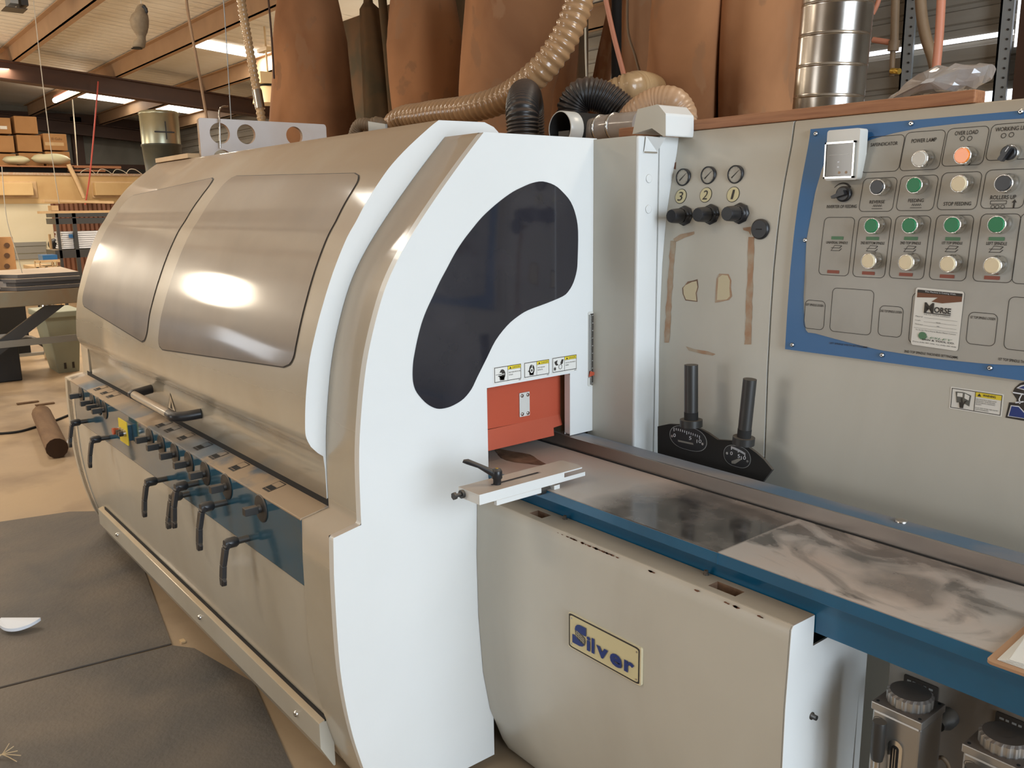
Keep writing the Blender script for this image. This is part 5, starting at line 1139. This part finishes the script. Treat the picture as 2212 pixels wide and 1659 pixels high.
# perforated white board on the machine
XB=-2.0
b=mb('poly'); cs=[on(428,255,x=XB),on(704,268,x=XB)]; ya,yb=cs[0].y,cs[1].y; zt=(cs[0].z+cs[1].z)/2; zb=1.763
holes=[(on(475,288,x=XB),21.5),(on(532,290,x=XB),20.5),(on(636,293,x=XB),19.5),(on(482,346,x=XB),21.5),(on(538,347,x=XB),20.5)]
kx=(on(495,288,x=XB).y-on(475,288,x=XB).y)/20
import mathutils
zb=1.757; bot=[(ya,zb)]; loops=[]
for h,rp in holes:
    r=rp*kx
    if h.z-r>zb+.004: loops.append([Vector((h.y+r*math.cos(-a),h.z+r*math.sin(-a),0)) for a in [i*2*math.pi/28 for i in range(28)]])
    else:
        s_=max(-1,min(1,(h.z-zb)/r)); a0=math.pi+math.asin(s_); a1=-math.asin(s_)
        bot+=[(h.y+r*math.cos(a0+(a1-a0)*i/20),h.z+r*math.sin(a0+(a1-a0)*i/20)) for i in range(21)]
outer=bot+[(yb,zb),(yb,zt-.012),(yb-.004,zt-.003),(yb-.012,zt),(ya+.008,zt),(ya,zt-.008)]
loops.insert(0,[Vector((p[0],p[1],0)) for p in outer])
tri=mathutils.geometry.tessellate_polygon(loops); flat=[p for l in loops for p in l]
for X_ in (XB,XB-.02): b.add([(X_,p.x,p.y) for p in flat],[tuple(t) for t in tri],False)
st_=0
b.mat('bare')
for l in loops:
    n=len(l); b.add([(XB,p.x,p.y) for p in l]+[(XB-.02,p.x,p.y) for p in l],[(i,(i+1)%n,n+(i+1)%n,n+i) for i in range(n)],False)
HB=T('perforated_board','white painted board with round holes standing on top behind the hood','board'); b.build('board',HB)
b=mb('galv').tube(smoothpath([on(476,320,x=XB+.02),on(474,260,x=XB+.02),on(474,240,x=XB),on(480,231,x=XB-.03),on(492,230,x=XB-.1)],6),.004,8); b.build('wire_hook',HB)
b=mb('pale').box((XB-.45,ya-.05,1.756),(XB-.02,ya+.02,1.775)); single(b.build('wood_scrap'),'small dusty scrap of wood lying on the hood top left of the board','offcut')
# owl decoy
XO=-5.2; c=on(303,60,x=XO); k=on(313,60,x=XO).y-on(303,60,x=XO).y; k/=10
OW=T('hanging_owl_decoy','dusty plastic owl decoy hanging from the ceiling on a string','decoy')
b=mb('owl'); rows=[]
for v,cu,r in ((103,299,12.5),(101,299,14),(90,302,13),(82,305,9.5),(77,305,10),(70,304,14),(58,302,18.5),(45,301,20),(33,302,17.5),(26,304,12.5),(20,305,11.5),(13,306,9),(9,306,4)):
    q=on(cu,v,x=XO); rows.append([Vector((q.x+r*k*.9*math.sin(a),q.y+r*k*math.cos(a),q.z)) for a in [i*2*math.pi/22 for i in range(22)]])
b.rings(rows); OB=b.build('body',OW); q=on(298,102.5,x=XO+.03); mb('darkm').cyl((q.x-.03,q.y,q.z-.003),(q.x-.03,q.y,q.z-.0045),12*k,n=20).build('base_opening',OB)
b=mb('gunmetal').tube(smoothpath([on(309,14,x=XO+.02),on(315,20,x=XO+.03),on(317,29,x=XO+.03)],5),[.018]*3+[.014]*3+[.012]*3+[.008]*2,10); b.build('ear_tuft',OB)
mb('cord').tube([on(297,-120,x=XO),on(305,9,x=XO)],.003,6).build('string',OW)
# high bay lamp
LP=T('high_bay_lamp','cream high bay lamp with a bell shade hanging beside the left dust bag','lamp'); yL=3.3
c=on(578,160,y=yL); s=(on(590,200,y=yL)-on(578,200,y=yL)).length/12*.83
cz=lambda v: on(578,v,y=yL).z
mb('lampw').box((c.x-13*s,yL-13*s,cz(183)),(c.x+10*s,yL+10*s,cz(158))).build('ballast_box',LP,bevel=.004); mb('darkm').lathe((c.x,yL,0),[(9*s,cz(188)),(9*s,cz(183))],16).build('neck',LP)
mb('lampw').lathe((c.x,yL,0),[(18*s,cz(226)),(16*s,cz(205)),(12*s,cz(192)),(8*s,cz(187))],24,caps=False).build('bell_shade',LP); mb('lampw').cyl((c.x,yL,cz(158)),(c.x,yL,CZ(yL)-.02),.012,n=8).build('stem',LP)
mb('lampw').box((c.x-15*s,yL-4*s,cz(110)),(c.x+10*s,yL+4*s,cz(102))).build('hook_plate',LP)
# ================================================================== far end of the workshop
def pxbox(b,u0,v0,u1,v1,X,dep,e=0):
    p,q=on(u0,v0,x=X),on(u1,v1,x=X); return b.box((X-dep,p.y,min(q.z,p.z)),(X,q.y,max(p.z,q.z)))
XW2=-15.0
top=on(60,378,x=XW2).z; mid=on(60,440,x=XW2).z
b=mb('beige').box((XW2-.15,-3,mid),(XW2,4.6,top)); b.mat('bare').box((XW2-.2,-3,top),(XW2+.03,4.6,top+.04)); pw=single(b.build('partition_band'),'tan dusty upper band of the office partition below the storage deck','partition')
b=mb('cwall').box((XW2-.15,-3,0),(XW2-.01,on(122,500,x=XW2).y,mid)); 
b.mat('flat')
for v0,v1 in ((524,530),(534,545),(550,558)): p=on(30,v0,x=XW2),on(100,v1,x=XW2); b.box((XW2-.01,p[0].y,p[1].z),(XW2+.02,p[1].y,p[0].z))
single(b.build('cream_partition'),'cream lower wall board of the office partition behind the bench','partition')
b=mb('rust'); y0=on(110,450,x=XW2).y
n=90
vs=[]; 
for i in range(n+1): 
    y=y0+3.4*i/n; vs+=[(XW2+(.03 if i%2 else 0),y,0),(XW2+(.03 if i%2 else 0),y,mid)]
b.add(vs,[(2*i,2*i+2,2*i+3,2*i+1) for i in range(n)],False); single(b.build('corrugated_door'),'rusty brown vertically corrugated metal sheet behind the steel rack','sheet')
for u0,u1,l in ((-40,74,'left'),(196,300,'right')):
    o=T('vent_box','tan framed box panel on the partition, '+('left of the dangling conduit' if l=='left' else 'right of the dangling conduit'),'panel')
    pxbox(mb('pale'),u0,391,u1+8,427,XW2+.03,.03).build('frame',o); pxbox(mb('beige'),u0+8 if l=='right' else u0,394,u1,422,XW2+.20,.17).build('box_front',o,bevel=.01)
# storage deck with boxes and sacks
XD=XW2-.1; p=on(-60,356,x=XD); q=on(160,362,x=XD)
b=mb('wood').box((XD-1.6,p.y,q.z),(XD,q.y,p.z)); single(b.build('deck_board'),'long wooden deck board under the cardboard boxes','shelf board')
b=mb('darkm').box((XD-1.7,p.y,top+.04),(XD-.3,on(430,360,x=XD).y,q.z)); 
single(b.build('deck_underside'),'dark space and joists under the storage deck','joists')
DT=on(-60,356,x=XD).z
for i,(u0,v0,u1,v1,l) in enumerate([(-40,252,27,290,'cardboard box topmost at the left edge of the deck with a white label'),(29,250,84,290,'cardboard box topmost in the middle stack'),(-40,291,34,330,'cardboard box second down at the left edge'),(35,291,93,329,'cardboard box second down in the middle stack'),(92,288,148,326,'cardboard box with printed writing, topmost of the right stack'),(-40,331,38,355,'lowest cardboard box at the left edge behind the green sack'),(40,330,96,356,'lowest cardboard box of the middle stack'),(97,327,154,356,'lowest cardboard box of the right stack')]):
    o=T('cardboard_box',l,'box','cardboard boxes on the storage deck'); p,q=on(u0,v0,x=XD-.5),on(u1-1,v1,x=XD-.5)
    z0=(q.z+.006) if i<5 else DT+.003; bb=mb('card').box((XD-1.0,p.y,z0),(XD-.5,q.y,p.z)); bx=bb.build('carton',o,bevel=.008)
    if i in (0,4):
        r=lambda a,c:(p.y+(q.y-p.y)*a,z0+(p.z-z0)*c); y_,z_=r(.05 if i==4 else .6,.28); y2,z2=r(.85,.48); b=mb('paper' if i==0 else 'pale').box((XD-.5,y_,z_),(XD-.498,y2,z2)); b.build('box_label',bx)
    if i==4:
        b=mb('carddark'); put_text(b,'El Gallo',lambda a,c,h=0: Vector((XD-.497,p.y+(q.y-p.y)*(.35+.45*a),z0+(p.z-z0)*(.62+.14*c))),0,0,1,1); b.build('box_print',bx)
for u0,v0,u1,v1,l in ((4,336,66,356,'pale green stuffed sack lying at the left of the deck'),(66,331,153,356,'larger pale green stuffed sack with an open fold on the deck')):
    p,q=on(u0,v0,x=XD-.2),on(u1,v1,x=XD-.2); c=(p+q)/2; hw=(q.y-p.y)/2; hh=(p.z-q.z)/2; b=mb('sack'); rows=[]
    for i in range(13):
        t=-1+i/6; s=(1-abs(t)**2.6)**.5 if abs(t)<1 else .12; s=max(s,.12)
        rows.append([Vector((XD-.2+.22*s*math.cos(a)*.8,c.y+hw*t,c.z+hh*s*math.sin(a)*(1+.08*math.sin(5*t)))) for a in [j*2*math.pi/16 for j in range(16)]])
    b.rings(rows); single(b.build('sack'),l,'sack','stuffed sacks on the storage deck')
for j,(v0,v1,u1) in enumerate(((357,364,262),(366,371,228))):
    p,q=on(150,v0,x=XD),on(u1,v1,x=XD); single(mb('wood').box((XD-.15,p.y,q.z),(XD,q.y,p.z)).build('timber'),['reddish timber sticking out past the deck end, upper one','reddish timber sticking out past the deck end, lower and shorter one'][j],'timber')
pipe('dangling_conduit','pale',[on(148,357,x=-15.0),on(165,390,x=-14.85),on(182,428,x=-14.8)],.045,'square tan conduit dangling in front of the partition','conduit',4)
random.seed(9)
b=mb('cord'); base=on(200,372,x=-15.06)
for i in range(4):
    u=165+i*33+random.random()*12; b.tube(smoothpath([on(u,378,x=-15.06),on(u+8,366+random.random()*8,x=-15.06),on(u+22,364+random.random()*8,x=-15.06),on(u+40,380,x=-15.06)],5),.006,5)
single(b.build('loose_wires'),'tangle of loose thin wires on top of the partition edge','wires')
# steel rack with foam boards, lumber on top
RK=T('steel_rack','dark steel angle rack in front of the corrugated sheet','rack'); XR=-12.0
for u0,u1,nm in ((119,125,'post'),(155,163,'post'),(330,338,'post')):
    p=on(u0,462,x=XR); q=on(u1,462,x=XR); mb('angle').box((XR-.05,p.y,0),(XR,q.y,on(130,461,x=XR).z)).build(nm,RK)
for v0,v1 in ((461,466),(472,480),(541,549)):
    p=on(119,v0,x=XR); q=on(338,v1,x=XR); mb('angle').box((XR-.6,p.y,q.z),(XR-.0,q.y,p.z)).build('shelf_beam',RK)
zsh=on(150,541,x=XR-.05).z; i=0
for u0,u1,nn,hh in ((133,157,9,'left'),(165,235,8,'right')):
    for j in range(nn):
        vtop=503 if hh=='left' else 503; h=(on(150,vtop,x=XR-.05).z-zsh)/nn; p=on(u0+((j*7)%5-2)*.8,500,x=XR-.05); q=on(u1,500,x=XR-.05)
        single(mb('foam').box((XR-.5,p.y,zsh+.02+h*j+.003),(XR-.07,q.y,zsh+.02+h*(j+1)-.003)).build('foam_board'),'white foam board, %s from the bottom of the '%(['lowest','second','third','fourth','fifth','sixth','seventh','eighth','ninth'][j])+hh+' rack stack','foam board','foam boards in the %s stack on the rack'%hh)
p=on(148,503,x=XR-.04); single(mb('panelblue').box((XR-.05,p.y,on(150,514,x=XR-.04).z),(XR-.04,on(157,503,x=XR-.04).y,on(150,506,x=XR-.04).z)).build('blue_tag'),'small blue tag on the white foam boards','tag')
zt_=on(150,461,x=XR).z
for j,(u0,v0,u1,v1,l) in enumerate([(90,458,250,462,'long pale board lying flat on the steel rack'),(100,447,250,456,'pale board resting slanted on the steel rack, topmost'),(115,449,131,460,'short dark-ended block under the slanted board on the rack')]):
    p,q=on(u0,v0,x=XR+.05*j),on(u1,v1,x=XR+.05*j); h=.035
    rot_=Matrix.Rotation(math.radians(2.2 if j==1 else 0),4,'X') if j==1 else None
    z=zt_+.002+(.0 if j==0 else .04 if j==2 else .12)
    bb=mb('pale').box((XR-.3+.03*j,p.y,z),(XR+.0,q.y,z+(h if j<2 else .07)),Matrix.Rotation(math.radians(-2.0),3,'X') if j==1 else None,Vector((XR,p.y+1.2,z)) if j==1 else None); single(bb.build('board'),l,'board')
FN=T('shop_fan','round dark floor fan with a pale pole beside the rack','fan'); q=on(117,528,x=-12.9); r=(on(130,528,x=-12.9).y-on(117,528,x=-12.9).y)
b=mb('blackbin').lathe((-12.9,q.y,q.z),[(r*1.05,0),(r*1.1,.05),(r*.95,.12),(.05,.13)],28,'x'); b.build('cage',FN); mb('pale').box((-12.65,on(103,500,x=-12.65).y,0),(-12.6,on(109,500,x=-12.6).y,on(105,506,x=-12.6).z)).build('pole',FN)
PT=T('pallet_table','pale wooden pallet frame on short legs below the fan','pallet'); X_=-11.5
b=mb('pale'); pxbox(b,75,577,130,582,X_,.8); pxbox(b,75,563,130,566,X_,.05)
for u in (75,86,112,122): pxbox(b,u,565,u+3,578,X_,.05)
b.build('frame',PT)
for u in (79,98,125): p=on(u,582,x=X_); q=on(u+6,582,x=X_); mb('pale').box((X_-.1,p.y,0),(X_,q.y,on(80,577,x=X_).z)).build('leg',PT)
p=on(95,552,x=X_); q=on(128,560,x=X_); single(mb('panelblue').box((X_-.4,p.y,on(100,565,x=X_).z+.003),(X_-.1,q.y,p.z)).build('blue_tray'),'blue-grey tray on the pallet frame','tray')
FB=T('fibre_drum','tall tan cardboard drum standing behind the bench at the left edge','drum'); c=on(8,520,x=-9.6); r=(on(28,520,x=-9.6).y-c.y); mb('card').lathe((-9.6,c.y,0),[(r,0),(r,on(8,513,x=-9.6).z),(r*.98,on(8,512,x=-9.6).z)],28).build('drum_body',FB)
for v in (530,552,575): q=on(15,v,x=-9.6+r); mb('carddark').lathe((-9.6+r*.99,q.y,q.z),[(.03,0),(.03,.006)],10,'x').build('knot_hole',FB)
# cylinder of the small dust separator
DS=T('dust_separator','pale galvanised cylinder on a dark green drum rising behind the hood','separator'); X_=-6.5; c=on(349,315,x=X_); r=(on(390,300,x=X_).y-on(308,300,x=X_).y)/2
zz=lambda v: on(350,v,x=X_).z
mb('drums').lathe((X_,c.y,0),[(r*.99,zz(312)),(r*.99,zz(250)),(r*1.03,zz(249)),(r*1.03,zz(246)),(r,zz(243)),(r*.9,zz(241))],40).build('upper_cylinder',DS)
mb('drumg').lathe((X_,c.y,0),[(r*.9,0),(r*.92,zz(365)),(r,zz(318)),(r*1.04,zz(317)),(r*1.04,zz(312.5))],40).build('drum_body',DS)
b=mb('angle'); a_=lambda u: on(u,300,x=X_+r).y
b.box((X_+r*.97,a_(335),zz(290)),(X_+r*1.02,a_(378),zz(287))); b.box((X_+r*1.0,a_(359),zz(304)),(X_+r*1.04,a_(361),zz(266))); b.build('cross_handle',DS)
# fluorescent fixture
FX=T('fluorescent_fixture','glowing fluorescent strip light hung under the roof beyond the rafter','light'); a=on(119,216,y=2.55); q=on(176,189,y=2.55)
zc=(a.z+q.z)/2
A_=on(119,217,z=zc) ; B_=on(174,190,z=zc)
mb('tube').tube([A_,B_],.045,12).build('tube',FX); mb('rpipe').tube([A_+Vector((0,0,.06)),B_+Vector((0,0,.06))],.03,4).build('housing',FX)
pp=[on(154,206,x=A_.x),on(158,235,x=A_.x),on(168,368,x=A_.x)]; pipe('cable','cord',pp,.012,'cream cable hanging from the fluorescent strip light','cable',6)
pipe('cable','rcord',[on(212,176,x=-12.4),on(209,215,x=-12.4),on(195,370,x=-12.4),on(184,442,x=-12.4)],.012,'red cable hanging from the rafter','cable',6)
pipe('cable','cord',[on(70,-20,x=-7),on(86,125,x=-7),on(106,290,x=-7),on(120,390,x=-7),on(128,440,x=-7)],.004,'thin white cord hanging down at the far left past the rafter','cable',6)
pipe('cable','cord',[on(4,360,x=-6),on(14,470,x=-6),on(34,540,x=-6),on(48,590,x=-6)],.0035,'thin pale cord hanging before the cream partition','cable',6)
p=on(42,4,x=-8.6)
b=mb('gunmetal'); pxbox(b,12,13,60,20,-8.6,.25); b.mat('gpipe'); pxbox(b,20,-14,40,8,-8.6,.25); b.mat('gunmetal'); pxbox(b,44,-10,62,12,-8.6,.25); single(b.build('unit_heater'),'grimy small heater unit at the top left corner of the roof','heater')
# steel bench with panels, bin and can
BN=T('work_bench','worn green steel bench with a diagonal brace at the left edge','bench'); XN=-6.0
zt_=on(60,628,x=XN).z; yl=on(-160,630,x=XN).y; yr=on(172,630,x=XN).y
mb('bench').box((XN-1.1,yl,on(80,660,x=XN).z),(XN,yr,zt_)).build('bench_top',BN,bevel=.005)
b=mb('flat'); p=on(-80,726,x=XN); q=on(168,736,x=XN); b.box((XN-.01,p.y,q.z),(XN,q.y,on(168,722,x=XN).z)); b.build('cross_bar',BN)
P_=[on(u,v,x=XN-.02) for u,v in ((98,661),(140,659),(28,745),(-30,790),(-40,760),(8,728))]
b=mb('angle').prism([(p.y,p.z) for p in P_][::-1],'x',XN-.06,XN-.02); b.mat('flat'); b.build('diagonal_brace',BN)
for y in (yl+.1,on(-40,700,x=XN).y): mb('angle').box((XN-.9,y,0),(XN-.8,y+.08,on(80,660,x=XN).z)).build('leg',BN)
for j,(u0,v0,u1,v1,x_) in enumerate([(35,621,175,627,XN+.05),(33,613,175,620,XN+.0),(34,605,175,612,XN+.03),(38,598,172,604,XN-.03)]):
    p,q=on(u0,v0,x=x_-.05),on(u1,v1,x=x_-.05); z0=zt_+.003+j*.031
    a_=[(x_-.05,p.y),(x_-.05,q.y),(x_-.95,q.y+.05),(x_-.75,p.y-.42),(x_-.45,p.y-.30)]
    b=mb('gboard').prism([(c[0],c[1]) for c in a_],'z',z0,z0+.028); single(b.build('grey_panel'),'dark grey-edged flat panel on the steel bench, %s of the stack'%['lowest','second from the bottom','third from the bottom','topmost'][j],'panel','panels stacked on the bench')
c=on(12,610,x=XN-.45); 
PBb=[on(u,v,x=XN-.35) for u,v in ((-10,612),(8,600),(14,588),(17,594),(14,604),(40,609),(38,620),(-10,624))]
b=mb('plastic').prism([(p.y-.10,p.z+.01) for p in PBb][::-1],'x',XN-.30,XN-.12); o=single(b.build('plastic_wrap'),'clear plastic wrap bunched at the left end of the panel stack','plastic wrap')
p=on(-60,620,x=XN+.02); q=on(25,628,x=XN+.02); single(mb('pale').box((XN-.09,p.y,zt_+.003),(XN-.0,q.y-.18,zt_+.04)).build('wood_strip'),'pale wood strip on the bench edge at the far left','strip')
c=on(10,735,x=-7.4); q=on(38,735,x=-7.4)
single(mb('blackbin').box((-7.9,q.y-.55,0),(-7.4,q.y,on(10,735,x=-7.4).z)).build('black_tub',bevel=.01),'black square tub under the steel bench','tub')
TC=T('waste_bin','grey-green square waste bin standing under the right end of the bench','bin'); X_=-7.55; a=on(119,780,x=X_); q=on(170,780,x=X_); h=on(120,672,x=X_).z; rw=q.y-a.y
b=mb('can'); R0=[Vector(p) for p in ((X_,a.y+.02,0),(X_,a.y+rw,0),(X_-.42,a.y+rw,0),(X_-.42,a.y+.02,0))]; R1=[Vector(p) for p in ((X_+.05,a.y-.06,h-.06),(X_+.05,a.y+rw+.05,h-.06),(X_-.5,a.y+rw+.05,h-.06),(X_-.5,a.y-.06,h-.06))]
b.rings([R0,R1],smooth=False); b.build('bin_body',TC,bevel=.01); mb('can').box((X_-.53,a.y-.09,h-.06),(X_+.08,a.y+rw+.08,h)).build('rim',TC,bevel=.01)
for t in (.35,.7): mb('ink').box((X_+.001,a.y+rw*t,.04),(X_+.012,a.y+rw*t+.02,.10)).build('rib',TC)
c=on(114,775,z=.0); r=.075; b=mb('chrome').tube([(c.x,c.y,0)]+[(c.x,c.y,.05*i) for i in range(1,13)],[r+(.006 if i%2 else 0) for i in range(13)],18); single(b.build('foil_duct'),'crinkled silver foil duct standing beside the waste bin','duct')
b=mb('darkm').box((-9.42,-.9,0),(-9.15,.50,.86)); single(b.build('dark_machine_base'),'dark machine base standing behind the steel bench','machine base')
p=on(60,768,z=0); b=mb('gunmetal').tube(smoothpath([p+Vector((0,-.25,.04)),p+Vector((0,0,.2)),p+Vector((0,.25,.04))],6),.03,8); b.mat('flat').box((p.x,p.y-.3,0),(p.x+.06,p.y+.28,.03)); single(b.build('small_stand'),'small dark iron stand on the floor under the bench','stand')
# ================================================================== floor: mats and litter
def mat_(pts,label,h=.008): 
    P=[on(u,v,z=h) for u,v in pts]; b=mb('mat').prism([(p.x,p.y) for p in P],'z',.0005,h); o=single(b.build('floor_mat',bevel=.002),label,'floor mat','dark floor mats beside the machine')
mat_([(-500,1640),(-300,1190),(0,1127),(150,1105),(205,1104),(305,1215),(370,1389),(0,1483)],'dark brown floor mat under the white foam piece, farther from the camera')
mat_([(-60,1800),(-40,1496),(0,1488),(372,1394),(420,1400),(548,1474),(632,1659),(700,1820)],'dark brown floor mat nearest the camera along the kick rail')
p=on(128,962,z=.065); q=on(95,910,z=.06)
A_=on(126,990,z=0); B_=on(92,912,z=0); A_.z=B_.z=.066; d=(A_-B_).normalized()
b=mb('log').tube([B_,B_+d*.3,B_+d*.6,A_-d*.003],[.066]*4,14); b.mat('logend').cyl(A_-d*.003,A_,.0645,n=14); single(b.build('round_post'),'short weathered round wooden post lying on the floor beyond the machine','log')
b=mb('darkm').tube(smoothpath([on(-60,940,z=.008),on(30,934,z=.008),on(75,923,z=.008),on(110,912,z=.008),on(148,897,z=.008)],8),.009,6); single(b.build('floor_cable'),'thin dark cable running under the round post on the floor','cable')
p=on(46,1362,z=.012); R_=.062
b=mb('foam'); d0=on(5,1352,z=.01); d1=on(90,1352,z=.01); c=(d0+d1)/2; e=(d1-d0); L=e.length/2; e.normalize(); s=Vector((-e.y,e.x,0))
if s.dot(CAM-c)<0: s=-s
top_=[c+e*L*math.cos(a)+s*L*.85*math.sin(a)+Vector((0,0,.022+.012*math.cos(a)**2)) for a in [i*math.pi/20 for i in range(21)]]; bot_=[p_-Vector((0,0,.012)) for p_ in top_]
n=len(top_); b.add(top_+bot_,[list(range(n))[::-1],list(range(n,2*n))]+[(i,(i+1)%n,n+(i+1)%n,n+i) for i in range(n)],False); single(b.build('foam_offcut'),'white half-round foam offcut lying on the far floor mat','offcut')
p=on(394,1384,z=.006); b=mb('pale').box((p.x-.012,p.y-.008,.0005),(p.x+.012,p.y+.008,.008)); single(b.build('wood_chip'),'tiny pale wood chip on the floor between the two mats','chip')
for k_,(u,v,L,l) in enumerate(((60,870,.16,'slim brown wood splinter on the far floor, left one'),(97,873,.14,'slim brown wood splinter on the far floor, right one'))):
    p=on(u,v,z=.005); b=mb('log').box((p.x-.02,p.y-L/2,.0005),(p.x+.02,p.y+L/2,.012)); single(b.build('splinter'),l,'splinter','splinters on the far floor')
b=mb('straw'); base=on(5,1630,z=.01)
for k_,(u,v) in enumerate(((38,1622),(30,1612),(45,1632),(20,1606),(36,1645))):
    q=on(u,v,z=.03); b.tube(smoothpath([on(-15,1640,z=.01),on(4,1630,z=.02),q],5),.0014,5)
single(b.build('dry_grass_tuft'),'dry grass tuft on the near mat at the left edge','grass')
p=on(150,955,z=.0); b=mb('yellow'); b=mb('foam').prism([(on(u,v,z=.01).x,on(u,v,z=.01).y) for u,v in ((140,962),(156,930),(158,950))],'z',.001,.01); single(b.build('paper_scrap'),'pale scrap sheet on the floor between the post and the machine','scrap')
for o in THINGS: setbase(o)
